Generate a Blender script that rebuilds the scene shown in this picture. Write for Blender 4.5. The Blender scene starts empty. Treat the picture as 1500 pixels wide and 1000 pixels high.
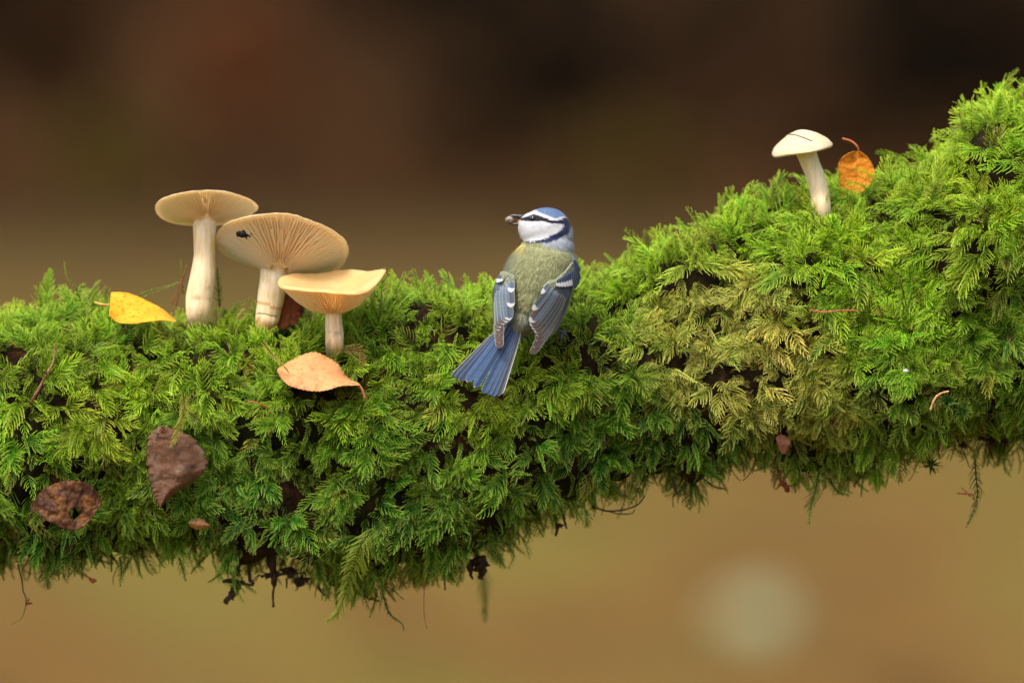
import bpy, bmesh, math, random
import numpy as np
from mathutils import Vector, Matrix, noise as mnoise
from mathutils.bvhtree import BVHTree

SC = bpy.context.scene
COL = SC.collection
rng = np.random.default_rng(7)
random.seed(7)
PI = math.pi

# ------------------------------------------------------------------ camera, light, exposure
PITCH = math.radians(1.5)
DIST = 5.0
S = 0.6 / 1500 / DIST                      # tangent per photograph pixel
FWD = Vector((0, math.cos(PITCH), -math.sin(PITCH)))
UPV = Vector((0, math.sin(PITCH), math.cos(PITCH)))
CAMP = -DIST * FWD
cam = bpy.data.cameras.new('camera')
cam.sensor_width = 36
cam.lens = 300
cam.clip_start = 0.1
cam.clip_end = 2000
cam.dof.use_dof = True
cam.dof.focus_distance = DIST - 0.082
cam.dof.aperture_fstop = 4.4
cam_ob = bpy.data.objects.new('camera', cam)
COL.objects.link(cam_ob)
cam_ob.location = CAMP
cam_ob.rotation_euler = (math.radians(90) - PITCH, 0, 0)
SC.camera = cam_ob

SUN_EL, SUN_ROT = 60, -30                  # degrees; sun in front of the branch, to the upper left
world = bpy.data.worlds.new('World')
SC.world = world
world.use_nodes = True
wn = world.node_tree
wn.nodes.clear()
sky = wn.nodes.new('ShaderNodeTexSky')
sky.sky_type = 'NISHITA'
sky.sun_disc = False
sky.sun_elevation = math.radians(SUN_EL)
sky.sun_rotation = math.radians(180 + 30)
sky.air_density = 1.0
sky.dust_density = 6.0
sky.ozone_density = 0.4
bg = wn.nodes.new('ShaderNodeBackground')
bg.inputs['Strength'].default_value = 0.115
wo = wn.nodes.new('ShaderNodeOutputWorld')
wn.links.new(sky.outputs[0], bg.inputs[0])
wn.links.new(bg.outputs[0], wo.inputs[0])
sun = bpy.data.lights.new('sun', 'SUN')
sun.energy = 1.5
sun.angle = math.radians(12)
sun.color = (1.0, 0.92, 0.80)
sun_ob = bpy.data.objects.new('sun', sun)
COL.objects.link(sun_ob)
sun_ob.rotation_euler = (math.radians(90 - SUN_EL), 0, math.radians(SUN_ROT))
SC.view_settings.view_transform = 'Standard'
SC.view_settings.look = 'None'
SC.view_settings.gamma = 1
SC.view_settings.exposure = 0.96
SC.cycles.max_bounces = 8
SC.cycles.use_denoising = True


# ------------------------------------------------------------------ helpers
def P(px, py, y=0.0):
    """the point at depth y that the photograph shows at pixel px, py"""
    d = FWD + Vector(((px - 750) * S, 0, 0)) + UPV * ((500 - py) * S)
    t = (y - CAMP.y) / d.y
    return CAMP + d * t


def PA(pts, y):
    """vectorised P: pts (n,2), y scalar or (n,)"""
    pts = np.asarray(pts, float)
    d = np.stack([(pts[:, 0] - 750) * S, FWD.y + UPV.y * (500 - pts[:, 1]) * S,
                  FWD.z + UPV.z * (500 - pts[:, 1]) * S], 1)
    t = (np.asarray(y, float) - CAMP.y) / d[:, 1]
    return np.array(CAMP)[None] + d * t[:, None]


def PROJ(v):
    """world points (n,3) to photograph pixels"""
    w = np.asarray(v) - np.array(CAMP)[None]
    dep = w @ np.array(FWD)
    return np.stack([750 + w[:, 0] / dep / S, 500 - (w @ np.array(UPV)) / dep / S], 1)


def lin(r, g, b):
    f = lambda c: (c / 255 / 12.92) if c / 255 <= 0.04045 else ((c / 255 + 0.055) / 1.055) ** 2.4
    return np.array([f(r), f(g), f(b)])


def mesh_np(name, V, F, smooth=True):
    me = bpy.data.meshes.new(name)
    me.from_pydata([tuple(v) for v in np.asarray(V)], [], [tuple(int(i) for i in f) for f in F])
    if smooth:
        me.polygons.foreach_set('use_smooth', [True] * len(me.polygons))
    me.update()
    return me


def set_col(me, cols, name='Col'):
    a = me.color_attributes.new(name, 'FLOAT_COLOR', 'POINT')
    c = np.ones((len(me.vertices), 4), np.float32)
    c[:, :3] = np.clip(cols, 0, 1)
    a.data.foreach_set('color', c.ravel())


def set_vec(me, vals, name):
    a = me.attributes.new(name, 'FLOAT_VECTOR', 'POINT')
    a.data.foreach_set('vector', np.asarray(vals, np.float32).ravel())


def link(name, me, mat=None, parent=None):
    o = bpy.data.objects.new(name, me)
    COL.objects.link(o)
    if mat is not None and me is not None:
        me.materials.append(mat)
    if parent is not None:
        o.parent = parent
        o.matrix_parent_inverse = Matrix.Translation(parent.location).inverted()
    return o


def thing(name, loc, label, cat, group=None):
    o = bpy.data.objects.new(name, None)
    COL.objects.link(o)
    o.location = loc
    o.empty_display_size = 0.01
    return tag(o, label, cat, group)


def tag(o, label, cat, group=None, kind=None):
    o['label'] = label
    o['category'] = cat
    if group:
        o['group'] = group
    if kind:
        o['kind'] = kind
    return o


class NT:
    def __init__(self, name):
        self.m = bpy.data.materials.new(name)
        self.m.use_nodes = True
        self.t = self.m.node_tree
        self.t.nodes.clear()
        self.out = self.n('ShaderNodeOutputMaterial')
        self.b = self.n('ShaderNodeBsdfPrincipled')
        self.l(self.b, 0, self.out, 0)

    def n(self, typ, **kw):
        nd = self.t.nodes.new(typ)
        for k, v in kw.items():
            setattr(nd, k, v)
        return nd

    def l(self, a, ao, b, bi):
        self.t.links.new(a.outputs[ao], b.inputs[bi])

    def set(self, nd, **kw):
        for k, v in kw.items():
            nd.inputs[k.replace('_', ' ')].default_value = v
        return nd

    def noise(self, scale, detail=4, rough=0.6, coord=None, co=0, dist=0.0):
        nd = self.n('ShaderNodeTexNoise')
        nd.inputs['Scale'].default_value = scale
        nd.inputs['Detail'].default_value = detail
        nd.inputs['Roughness'].default_value = rough
        nd.inputs['Distortion'].default_value = dist
        if coord is not None:
            self.l(coord, co, nd, 'Vector')
        return nd

    def ramp(self, src, so, stops, interp='LINEAR'):
        r = self.n('ShaderNodeValToRGB')
        cr = r.color_ramp
        cr.interpolation = interp
        while len(cr.elements) < len(stops):
            cr.elements.new(0.5)
        for e, (p, c) in zip(cr.elements, stops):
            e.position = p
            e.color = (c[0], c[1], c[2], 1) if hasattr(c, '__len__') else (c, c, c, 1)
        self.l(src, so, r, 0)
        return r

    def mix(self, fac, a, b, blend='MIX'):
        m = self.n('ShaderNodeMix', data_type='RGBA', blend_type=blend)
        for i, v in ((0, fac), (6, a), (7, b)):
            if isinstance(v, tuple) and hasattr(v[0], 'outputs'):
                self.t.links.new(v[0].outputs[v[1]], m.inputs[i])
            elif i == 0:
                m.inputs[0].default_value = v
            else:
                m.inputs[i].default_value = (v[0], v[1], v[2], 1)
        return (m, 2)

    def color(self, src):
        self.t.links.new(src[0].outputs[src[1]], self.b.inputs['Base Color'])

    def bump(self, src, so, strength=0.5, dist=0.001, prev=None):
        b = self.n('ShaderNodeBump')
        b.inputs['Strength'].default_value = strength
        b.inputs['Distance'].default_value = dist
        self.l(src, so, b, 'Height')
        if prev:
            self.l(prev, 0, b, 'Normal')
        self.l(b, 0, self.b, 'Normal')
        return b

    def attr(self, name, typ='GEOMETRY'):
        return self.n('ShaderNodeAttribute', attribute_name=name, attribute_type=typ)


def fbm(x, y, z, sc):
    return mnoise.fractal(Vector((x * sc, y * sc, z * sc)), 0.6, 2.0, 4)


def tube(path, radii, nseg=10, jitter=0.0, cap=True):
    """vertices and faces of a tube along path (n,3)"""
    path = np.asarray(path, float)
    n = len(path)
    T = np.gradient(path, axis=0)
    T /= np.linalg.norm(T, axis=1)[:, None] + 1e-12
    ref = np.array([0.0, 1.0, 0.0])
    if abs(T[0] @ ref) > 0.9:
        ref = np.array([1.0, 0.0, 0.0])
    V = []
    for i in range(n):
        a = np.cross(T[i], ref)
        a /= np.linalg.norm(a) + 1e-12
        b = np.cross(T[i], a)
        for k in range(nseg):
            an = 2 * PI * k / nseg
            r = radii[i] * (1 + (rng.uniform(-jitter, jitter) if jitter else 0))
            V.append(path[i] + (a * math.cos(an) + b * math.sin(an)) * r)
    F = []
    for i in range(n - 1):
        for k in range(nseg):
            k2 = (k + 1) % nseg
            F.append((i * nseg + k, i * nseg + k2, (i + 1) * nseg + k2, (i + 1) * nseg + k))
    if cap:
        F.append(tuple(range(nseg))[::-1])
        F.append(tuple((n - 1) * nseg + k for k in range(nseg)))
    return V, F


def resample(pts, n):
    pts = np.asarray(pts, float)
    # Catmull-Rom through the points
    p = np.vstack([2 * pts[0] - pts[1], pts, 2 * pts[-1] - pts[-2]])
    out = []
    m = len(pts) - 1
    for t in np.linspace(0, m, n):
        i = min(int(t), m - 1)
        f = t - i
        a, b, c, d = p[i], p[i + 1], p[i + 2], p[i + 3]
        out.append(0.5 * ((2 * b) + (-a + c) * f + (2 * a - 5 * b + 4 * c - d) * f * f + (-a + 3 * b - 3 * c + d) * f ** 3))
    return np.array(out)


class Acc:
    def __init__(self):
        self.V, self.F, self.C = [], [], []

    def add(self, V, F, c=None):
        o = len(self.V)
        self.V += [tuple(v) for v in V]
        self.F += [tuple(i + o for i in f) for f in F]
        if c is not None:
            c = np.asarray(c)
            self.C += [c] * len(V) if c.ndim == 1 else list(c)

    def build(self, name, mat, parent=None, smooth=True):
        me = mesh_np(name, self.V, self.F, smooth)
        if self.C:
            set_col(me, np.array(self.C))
        return link(name, me, mat, parent)


# ------------------------------------------------------------------ background: ground, far bank, trees
GZ = -1.4
m = NT('leaf_litter_ground')
tc = m.n('ShaderNodeTexCoord')
mp = m.n('ShaderNodeMapping')
mp.inputs['Scale'].default_value = (1, 0.22, 1)
m.l(tc, 'Object', mp, 0)
n1 = m.noise(1.5, 4, 0.65, mp)
n2 = m.noise(14, 4, 0.7, tc, 'Object')
n3 = m.noise(0.6, 2, 0.5, mp)
base = m.ramp(n1, 0, [(0.32, lin(84, 62, 36)), (0.44, lin(112, 86, 44)), (0.52, lin(122, 94, 49)), (0.6, lin(112, 97, 50)), (0.7, lin(88, 86, 44))])
gr = m.ramp(n3, 0, [(0.48, 0.0), (0.62, 0.6)])
c1 = m.mix((gr, 0), (base, 0), lin(120, 118, 52))
fine = m.ramp(n2, 0, [(0.3, lin(120, 105, 90)), (0.7, lin(255, 255, 255))])
# nearer: ochre birch litter; towards the trees: darker, forest shade painted into the colour
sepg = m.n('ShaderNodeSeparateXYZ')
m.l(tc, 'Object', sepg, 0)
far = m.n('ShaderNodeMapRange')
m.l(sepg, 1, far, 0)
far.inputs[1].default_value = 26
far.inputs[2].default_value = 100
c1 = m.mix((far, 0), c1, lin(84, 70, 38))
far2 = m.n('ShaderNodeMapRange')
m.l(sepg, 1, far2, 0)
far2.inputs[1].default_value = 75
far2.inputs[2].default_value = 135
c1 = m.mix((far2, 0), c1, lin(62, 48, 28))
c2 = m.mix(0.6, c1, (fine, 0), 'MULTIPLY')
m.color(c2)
m.b.inputs['Roughness'].default_value = 0.9
m.b.inputs['Specular IOR Level'].default_value = 0.04
m.bump(n2, 0, 0.6, 0.02)
gx, gy = np.meshgrid(np.linspace(-160, 160, 81), np.concatenate([np.linspace(-60, 60, 61), np.linspace(66, 300, 30)]), indexing='ij')
GH = np.vectorize(lambda x, y: GZ + 0.05 * mnoise.noise(Vector((x * 0.3, y * 0.3, 0))) if y < 62 else GZ)
gzv = GH(gx, gy)
nx_, ny_ = gx.shape
F = [(i * ny_ + j, (i + 1) * ny_ + j, (i + 1) * ny_ + j + 1, i * ny_ + j + 1) for i in range(nx_ - 1) for j in range(ny_ - 1)]
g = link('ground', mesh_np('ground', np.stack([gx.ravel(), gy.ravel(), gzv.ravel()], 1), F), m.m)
g['kind'] = 'structure'

m = NT('dark_bank_soil')
tc = m.n('ShaderNodeTexCoord')
n1 = m.noise(0.35, 4, 0.6, tc, 'Object')
r = m.ramp(n1, 0, [(0.35, lin(25, 18, 11)), (0.5, lin(48, 33, 20)), (0.66, lin(68, 47, 28))])
m.color((r, 0))
m.b.inputs['Roughness'].default_value = 1.0
m.b.inputs['Specular IOR Level'].default_value = 0.03
bx = np.linspace(-200, 200, 61)
by = np.linspace(0, 1, 14)
V = []
for x in bx:
    for t in by:
        V.append((x, 137 + 120 * t + 2 * mnoise.noise(Vector((x * .05, 0, 0))), GZ - 0.15 + 60 * t ** 0.8 + 1.2 * t * mnoise.noise(Vector((x * .15, t * 6, 3)))))
F = [(i * 14 + j, (i + 1) * 14 + j, (i + 1) * 14 + j + 1, i * 14 + j + 1) for i in range(60) for j in range(13)]
h = link('hillside', mesh_np('hillside', V, F), m.m)
h['kind'] = 'structure'


def leaf_mat(name, a, b, rough=0.7):
    q = NT(name)
    t_ = q.n('ShaderNodeTexCoord')
    nn = q.noise(3.0, 3, 0.6, t_, 'Object')
    rr = q.ramp(nn, 0, [(0.35, a), (0.65, b)])
    q.color((rr, 0))
    q.b.inputs['Roughness'].default_value = rough
    q.b.inputs['Specular IOR Level'].default_value = 0.04
    return q.m


bark_far = leaf_mat('far_bark', lin(42, 34, 27), lin(62, 50, 40), 0.9)
M_spruce = leaf_mat('spruce_needles', lin(14, 13, 8), lin(24, 20, 11))
M_rust = leaf_mat('rust_leaves', lin(96, 60, 36), lin(112, 70, 42))
M_green = leaf_mat('olive_leaves', lin(84, 76, 28), lin(100, 90, 32))
M_brown = leaf_mat('brown_leaves', lin(60, 42, 26), lin(74, 52, 32))
M_dark = leaf_mat('dark_leaves', lin(24, 17, 10), lin(46, 32, 19))


def leaf_cloud(n, rx, ry, rz, size, seed, shape='ball'):
    r_ = np.random.default_rng(seed)
    V, F = [], []
    cl = r_.normal(size=(max(6, n // 60), 3))
    cl /= np.linalg.norm(cl, axis=1)[:, None]
    cl *= r_.uniform(0.35, 0.95, (len(cl), 1))
    for i in range(n):
        c = cl[r_.integers(len(cl))] + r_.normal(size=3) * 0.17
        if shape == 'cone':
            h_ = r_.uniform(0, 1) ** 1.3
            an = r_.uniform(0, 2 * PI)
            rr = (1 - h_) * (0.35 + 0.65 * r_.uniform() ** 0.5) * (0.8 + 0.3 * math.sin(h_ * 40))
            c = np.array([math.cos(an) * rr, math.sin(an) * rr, h_ * 2 - 1])
        c = c * np.array([rx, ry, rz])
        a, b = r_.normal(size=3), r_.normal(size=3)
        a /= np.linalg.norm(a)
        b = np.cross(a, b)
        b /= np.linalg.norm(b) + 1e-9
        s_ = size * r_.uniform(0.6, 1.3)
        k = len(V)
        V += [c - a * s_, c + b * s_ * 0.5, c + a * s_, c - b * s_ * 0.5]
        F.append((k, k + 1, k + 2, k + 3))
    return V, F


def bg_plant(name, px, py, Y, w, hgt, mat, label, cat, group, n=1500, shape='ball', size=0.1, trunk=None):
    Y, w, hgt, size = Y * 2, w * 2, hgt * 2, size * 2
    c = P(px, py, Y)
    base_z = GZ - 0.1
    root = thing(name, (c.x, Y, base_z), label, cat, group)
    top = c.z + hgt / 2
    cen = (top + c.z - hgt / 2) / 2
    V, F = leaf_cloud(n, w / 2, w / 2, hgt / 2, size, int(px * 7 + Y))
    if shape == 'cone':
        V, F = leaf_cloud(n, w / 2, w / 2, hgt / 2, size, int(px * 7 + Y), 'cone')
    V = [np.array(v) + np.array([c.x, Y, cen]) for v in V]
    V = [v for v in V]
    crown = link('crown' if trunk else 'foliage', mesh_np('foliage', V, F, False), mat, root)
    tr = trunk or 0.03
    V, F = tube([(c.x, Y, base_z), (c.x + .05, Y, (base_z + cen) / 2), (c.x, Y, cen + hgt * 0.3)], [tr, tr * 0.8, tr * 0.35], 8)
    link('trunk' if trunk else 'stem', mesh_np('trunk', V, F), bark_far, root)
    return root


# blurred shrubs at the foot of the bank (px, py are the middle of each in the photograph)
gs = 'out of focus shrubs at the foot of the far bank'
bg_plant('shrub', 360, 110, 66, 1.25, 1.3, M_rust, 'blurred rust brown shrub in the dark background above the left mushrooms', 'shrub', gs, 900, size=0.09)
bg_plant('shrub', 135, 235, 60, 0.85, 0.8, M_green, 'blurred olive green shrub low in the background left of the mushrooms', 'shrub', gs, 700, size=0.07)
bg_plant('shrub', 905, 235, 62, 1.0, 0.7, M_green, 'blurred olive green shrub in the background to the right of the bird', 'shrub', gs, 550, size=0.07)
bg_plant('shrub', 1150, 130, 66, 1.0, 1.1, M_brown, 'blurred brown shrub in the dark background above the single mushroom', 'shrub', gs, 1200, size=0.09)
bg_plant('shrub', 60, 60, 66.5, 1.0, 1.3, M_brown, 'blurred dull brown shrub in the top left corner of the background', 'shrub', gs, 800, size=0.09)
# dark evergreens behind
gt = 'dark evergreen trees at the far edge of the clearing'
for i, (px, Y, w, hh, lab) in enumerate([
        (800, 68, 2.6, 9, 'blurred black evergreen tree directly behind and above the bird'),
        (1380, 69, 2.4, 10, 'blurred dark evergreen tree behind the mossy rise at the right'),
        (560, 71, 2.0, 9, 'blurred dark evergreen tree between the mushroom group and the bird'),
        (30, 70, 2.0, 9, 'blurred dark evergreen tree at the left edge of the background'),
        (-900, 66, 4, 11, None), (2400, 66, 4, 11, None), (-2500, 69, 4.5, 12, None), (3900, 68, 4.5, 12, None)]):
    if lab is None:
        continue
    Y, w, hh = Y * 2, w * 2, hh * 1.6
    c = P(px, 180, Y)
    root = thing('evergreen_tree', (c.x, Y, GZ - 0.1), lab, 'tree', gt)
    V, F = leaf_cloud(2600, w / 2, w / 2, hh / 2, 0.2, i + 50, 'cone')
    link('crown', mesh_np('crown', [np.array(v) + np.array([c.x, Y, GZ + 0.5 + hh / 2]) for v in V], F, False), M_spruce, root)
    V, F = tube([(c.x, Y, GZ - 0.1), (c.x, Y, GZ + hh * 0.9)], [0.16, 0.03], 8)
    link('trunk', mesh_np('trunk', V, F), bark_far, root)

# dark undergrowth mass along the foot of the bank
V, F = [], []
r_ = np.random.default_rng(3)
for i in range(16000):
    c = np.array([r_.uniform(-40, 40), r_.uniform(138, 148), GZ + r_.uniform(0, 1) ** 1.4 * 5.5])
    a, b = r_.normal(size=3), r_.normal(size=3)
    a /= np.linalg.norm(a)
    b = np.cross(a, b)
    b /= np.linalg.norm(b) + 1e-9
    k = len(V)
    V += [c - a * .2, c + b * .12, c + a * .2, c - b * .12]
    F.append((k, k + 1, k + 2, k + 3))
u = link('undergrowth', mesh_np('undergrowth', V, F, False), M_dark)
tag(u, 'blurred mass of dark undergrowth below the far bank', 'undergrowth', None, 'stuff')

V, F = [], []
for i in range(7000):
    hh_ = r_.uniform(0, 1) ** 1.8
    c = np.array([r_.uniform(-30, 30), r_.uniform(112, 137), GZ + hh_ * 1.5])
    a, b = r_.normal(size=3), r_.normal(size=3)
    a /= np.linalg.norm(a)
    b = np.cross(a, b)
    b /= np.linalg.norm(b) + 1e-9
    k = len(V)
    V += [c - a * .14, c + b * .08, c + a * .14, c - b * .08]
    F.append((k, k + 1, k + 2, k + 3))
u = link('dead_bracken', mesh_np('dead_bracken', V, F, False), leaf_mat('bracken_fronds', lin(64, 45, 27), lin(86, 60, 34)))
tag(u, 'blurred low brown bracken in front of the dark undergrowth', 'bracken', None, 'stuff')

# pale stone on the ground, far out of focus
m = NT('pale_lichen_stone')
tc = m.n('ShaderNodeTexCoord')
n1 = m.noise(12, 4, 0.6, tc, 'Object')
r = m.ramp(n1, 0, [(0.35, lin(116, 120, 84)), (0.65, lin(136, 142, 102))])
m.color((r, 0))
dv = P(1112, 930, 1) - CAMP
t = (GZ - CAMP.z) / dv.z
sp = CAMP + dv * t
bm = bmesh.new()
bmesh.ops.create_icosphere(bm, subdivisions=3, radius=1)
for v in bm.verts:
    k = 1 + 0.18 * mnoise.noise(v.co * 1.6)
    v.co = Vector((sp.x + v.co.x * 0.13 * k, sp.y + v.co.y * 0.3 * k, GZ + 0.03 + v.co.z * 0.1 * k))
me = bpy.data.meshes.new('stone')
bm.to_mesh(me)
bm.free()
me.polygons.foreach_set('use_smooth', [True] * len(me.polygons))
tag(link('stone', me, m.m), 'blurred pale greenish stone on the ground far below the branch at lower right', 'stone')

# ------------------------------------------------------------------ the mossy log
TOPX = [-7000, -3000, -1200, -400, 0, 60, 120, 200, 300, 380, 440, 520, 580, 640, 700, 760, 850, 920, 1000, 1060, 1100, 1150, 1200, 1250, 1300, 1350, 1385, 1430, 1500, 1700, 2500, 4200]
TOPY = [3650, 1700, 720, 480, 458, 446, 448, 460, 460, 464, 458, 446, 424, 426, 424, 408, 390, 370, 335, 320, 306, 288, 286, 276, 264, 250, 222, 172, 136, 68, -430, -1500]
BOTX = [-7000, -3000, -1200, -400, 0, 100, 200, 300, 420, 480, 540, 620, 680, 740, 800, 860, 920, 960, 1050, 1120, 1200, 1300, 1400, 1500, 1700, 2500, 4200]
BOTY = [4080, 2180, 1108, 845, 822, 830, 810, 814, 838, 872, 870, 848, 834, 798, 768, 752, 732, 708, 696, 686, 690, 684, 668, 658, 615, 200, -1000]
PIN_T, PIN_B = 30, 26


def prof(px):
    t_ = np.interp(px, TOPX, TOPY) + PIN_T
    b_ = np.interp(px, BOTX, BOTY) - PIN_B
    zc = (500 - (t_ + b_) / 2) * 0.0004
    hz = (b_ - t_) / 2 * 0.0004
    return zc, hz, np.minimum(hz, 0.10) * 0.95


def core_pt(px, th):
    zc, hz, dy = prof(px)
    x = (px - 750) * 0.0004
    c, s_ = math.cos(th), math.sin(th)
    y = -dy * (abs(c) ** 0.85) * (1 if c >= 0 else -1)
    z = zc + hz * s_
    k = 0.016 * mnoise.noise(Vector((x * 24, y * 24, z * 24))) + 0.007 * mnoise.noise(Vector((x * 60, y * 60, z * 60)))
    return Vector((x, y - k * c, z + k * s_))


def surf(px, py, off=0.011):
    """depth of the moss surface seen at a pixel"""
    zc, hz, dy = prof(px)
    z = (500 - py) * 0.0004
    s_ = max(-0.97, min(0.97, (z - zc) / (hz + 0.006)))
    return float(-dy * (1 - s_ * s_) ** 0.425 - off)


m = NT('log_bark')
tc = m.n('ShaderNodeTexCoord')
n1 = m.noise(60, 6, 0.7, tc, 'Object')
n2 = m.noise(300, 5, 0.7, tc, 'Object')
n3 = m.noise(25, 3, 0.6, tc, 'Object')
r = m.ramp(n1, 0, [(0.35, lin(18, 13, 8)), (0.55, lin(40, 28, 16)), (0.74, lin(96, 62, 40))])
gm = m.ramp(n3, 0, [(0.45, 0.0), (0.6, 0.6)])
c = m.mix((gm, 0), (r, 0), lin(30, 38, 10))
m.color(c)
m.b.inputs['Roughness'].default_value = 0.85
m.b.inputs['Specular IOR Level'].default_value = 0.08
bb = m.bump(n2, 0, 0.8, 0.002)
m.bump(n1, 0, 0.8, 0.006, bb)
M_bark = m.m
pxs = np.concatenate([np.linspace(-7000, -900, 60), np.linspace(-880, 2400, 300), np.linspace(2430, 4200, 40)])
NTH = 72
V, F = [], []
for px in pxs:
    for k in range(NTH):
        V.append(core_pt(px, 2 * PI * k / NTH))
for i in range(len(pxs) - 1):
    for k in range(NTH):
        k2 = (k + 1) % NTH
        F.append((i * NTH + k, (i + 1) * NTH + k, (i + 1) * NTH + k2, i * NTH + k2))
F.append(tuple(range(NTH)))
F.append(tuple((len(pxs) - 1) * NTH + k for k in range(NTH))[::-1])
log = link('fallen_log', mesh_np('fallen_log', V, F), M_bark)
tag(log, 'fallen log thickly coated in green moss, crossing the whole photo and rising to the right', 'log')


# ------------------------------------------------------------------ moss fronds
def frond_geo(r_, L=24.0, nb=11, ang0=62, droop=0.012, wid=0.42, spread=1.0, leaf_gap=0.62, curl=0.5):
    """one feathery moss shoot in millimetres, along +Y, face up +Z; returns V, F, T (0 stem to 1 tip)"""
    V, F, T = [], [], []

    def ribbon(pts, w0, w1, up, t0, t1):
        n = len(pts)
        o = len(V)
        for i, p in enumerate(pts):
            d = pts[min(i + 1, n - 1)] - pts[max(i - 1, 0)]
            sd = np.cross(d, up)
            sd /= np.linalg.norm(sd) + 1e-9
            w = w0 + (w1 - w0) * i / (n - 1)
            tt = t0 + (t1 - t0) * i / (n - 1)
            V.append(p - sd * w)
            V.append(p + up * w * 0.8)
            V.append(p + sd * w)
            T.extend([tt, tt, tt])
            if i:
                a = o + (i - 1) * 3
                F.append((a, a + 3, a + 4, a + 1))
                F.append((a + 1, a + 4, a + 5, a + 2))

    def stem_pt(s):
        y = L * s
        return np.array([bendx * s * s * L, y * (1 - 0.1 * s * s), 0.10 * L * math.sin(s * PI * 0.8) - droop * (y ** 2) * 0.7])

    bendx = r_.uniform(-0.15, 0.15)
    up = np.array([0, 0, 1.0])
    ribbon([stem_pt(s) for s in np.linspace(0, 1, 9)], 0.42, 0.16, up, 0.0, 0.7)
    for i in range(nb):
        s = 0.10 + 0.88 * (i + 0.3) / nb
        for sd in (-1, 1):
            s2 = min(0.985, s + (0.02 if sd > 0 else 0) + r_.uniform(-.01, .01))
            base = stem_pt(s2)
            prof_ = (0.55 + 0.45 * min(1, s2 / 0.25)) * (1 - s2) ** 0.62 + 0.10
            ln = L * 0.44 * spread * prof_ * r_.uniform(0.82, 1.12)
            an = math.radians(ang0 - 26 * s2 + r_.uniform(-7, 7))
            ns = max(4, int(ln / leaf_gap))
            pts = []
            p = base.copy()
            lift = r_.uniform(-0.1, 0.22)
            for k in range(ns + 1):
                pts.append(p.copy())
                f = k / ns
                a2 = an - curl * f
                stp = ln / ns
                p = p + np.array([sd * math.sin(a2) * stp, math.cos(a2) * stp, (lift - 0.75 * f) * stp])
            ribbon(pts[::2] if len(pts[::2]) > 2 else pts, 0.27, 0.10, up, 0.25, 0.95)
            for k in range(1, ns + 1):
                f = k / ns
                d = pts[k] - pts[k - 1]
                d /= np.linalg.norm(d) + 1e-9
                side = np.cross(d, up)
                side /= np.linalg.norm(side) + 1e-9
                for q in (-1, 1):
                    ll = (1.25 - 0.5 * f) * r_.uniform(0.75, 1.2) * (0.8 if ln < 4 else 1)
                    dr = d * 0.82 + side * q * 0.62 + up * r_.uniform(-0.25, 0.45)
                    b0 = pts[k - 1] - side * q * 0.05
                    wv = np.cross(dr, up + side * q * 0.6)
                    wv /= np.linalg.norm(wv) + 1e-9
                    o = len(V)
                    V.append(b0 - wv * 0.2)
                    V.append(b0 + wv * 0.2)
                    V.append(b0 + dr * ll)
                    tb = 0.25 + 0.6 * f
                    T.extend([tb, tb, min(1, tb + 0.3)])
                    F.append((o, o + 1, o + 2))
    return np.array(V), F, np.array(T)


def moss_mat(name, use_inst=True):
    q = NT(name)
    tip = q.attr('tipf')
    if use_inst:
        tint = q.attr('tint', 'INSTANCER')
        tsrc = (tint, 0)
    else:
        tint = q.attr('Col')
        tsrc = (tint, 0)
    tc_ = q.n('ShaderNodeTexCoord')
    # older stem tissue is browner and darker, new growth at the tips paler and yellower
    stemf = q.ramp(tip, 2, [(0.0, lin(66, 54, 28)), (0.3, lin(128, 140, 84)), (0.65, lin(220, 226, 200)), (1.0, lin(255, 255, 255))])
    c_ = q.mix(1.0, tsrc, (stemf, 0), 'MULTIPLY')
    tipm = q.ramp(tip, 2, [(0.5, 0.0), (1.0, 0.4)])
    c_ = q.mix((tipm, 0), c_, lin(240, 246, 116), 'MIX')
    q.color(c_)
    q.b.inputs['Roughness'].default_value = 0.5
    q.b.inputs['Specular IOR Level'].default_value = 0.35
    tr = q.n('ShaderNodeBsdfTranslucent')
    q.t.links.new(c_[0].outputs[c_[1]], tr.inputs[0])
    mx = q.n('ShaderNodeMixShader')
    mx.inputs[0].default_value = 0.30
    q.l(q.b, 0, mx, 1)
    q.l(tr, 0, mx, 2)
    q.l(mx, 0, q.out, 0)
    return q.m


M_moss = moss_mat('moss_shoot')
M_sprig = moss_mat('moss_sprig_tissue', False)
frcol = bpy.data.collections.new('moss_shoot_kinds')
NV = 14
for i in range(NV):
    rr = np.random.default_rng(100 + i)
    kind = i % 7
    if kind == 5:      # narrow single-pinnate shoot
        V, F, T = frond_geo(rr, 22, 11, 48, 0.008, spread=0.42)
    elif kind == 6:    # bushy tuft
        V, F, T = frond_geo(rr, 16, 8, 66, 0.022, spread=1.25)
    elif kind == 4:
        V, F, T = frond_geo(rr, 20, 9, 58, 0.030, spread=0.9)
    else:
        V, F, T = frond_geo(rr, rr.uniform(20, 27), int(rr.uniform(7, 10)), rr.uniform(48, 66), rr.uniform(0.010, 0.024), spread=rr.uniform(0.8, 1.1), curl=rr.uniform(0.35, 0.8))
    me = mesh_np('moss_shoot_%02d' % i, V, F, False)
    a = me.attributes.new('tipf', 'FLOAT', 'POINT')
    a.data.foreach_set('value', T.astype(np.float32))
    me.materials.append(M_moss)
    ob = bpy.data.objects.new('moss_shoot_%02d' % i, me)
    frcol.objects.link(ob)

# regions of the photograph that stay free of shoots in front of them: (polygon, depth)
PROTECT = []


def protect(poly, depth):
    PROTECT.append((np.array(poly, float), depth))


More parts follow.
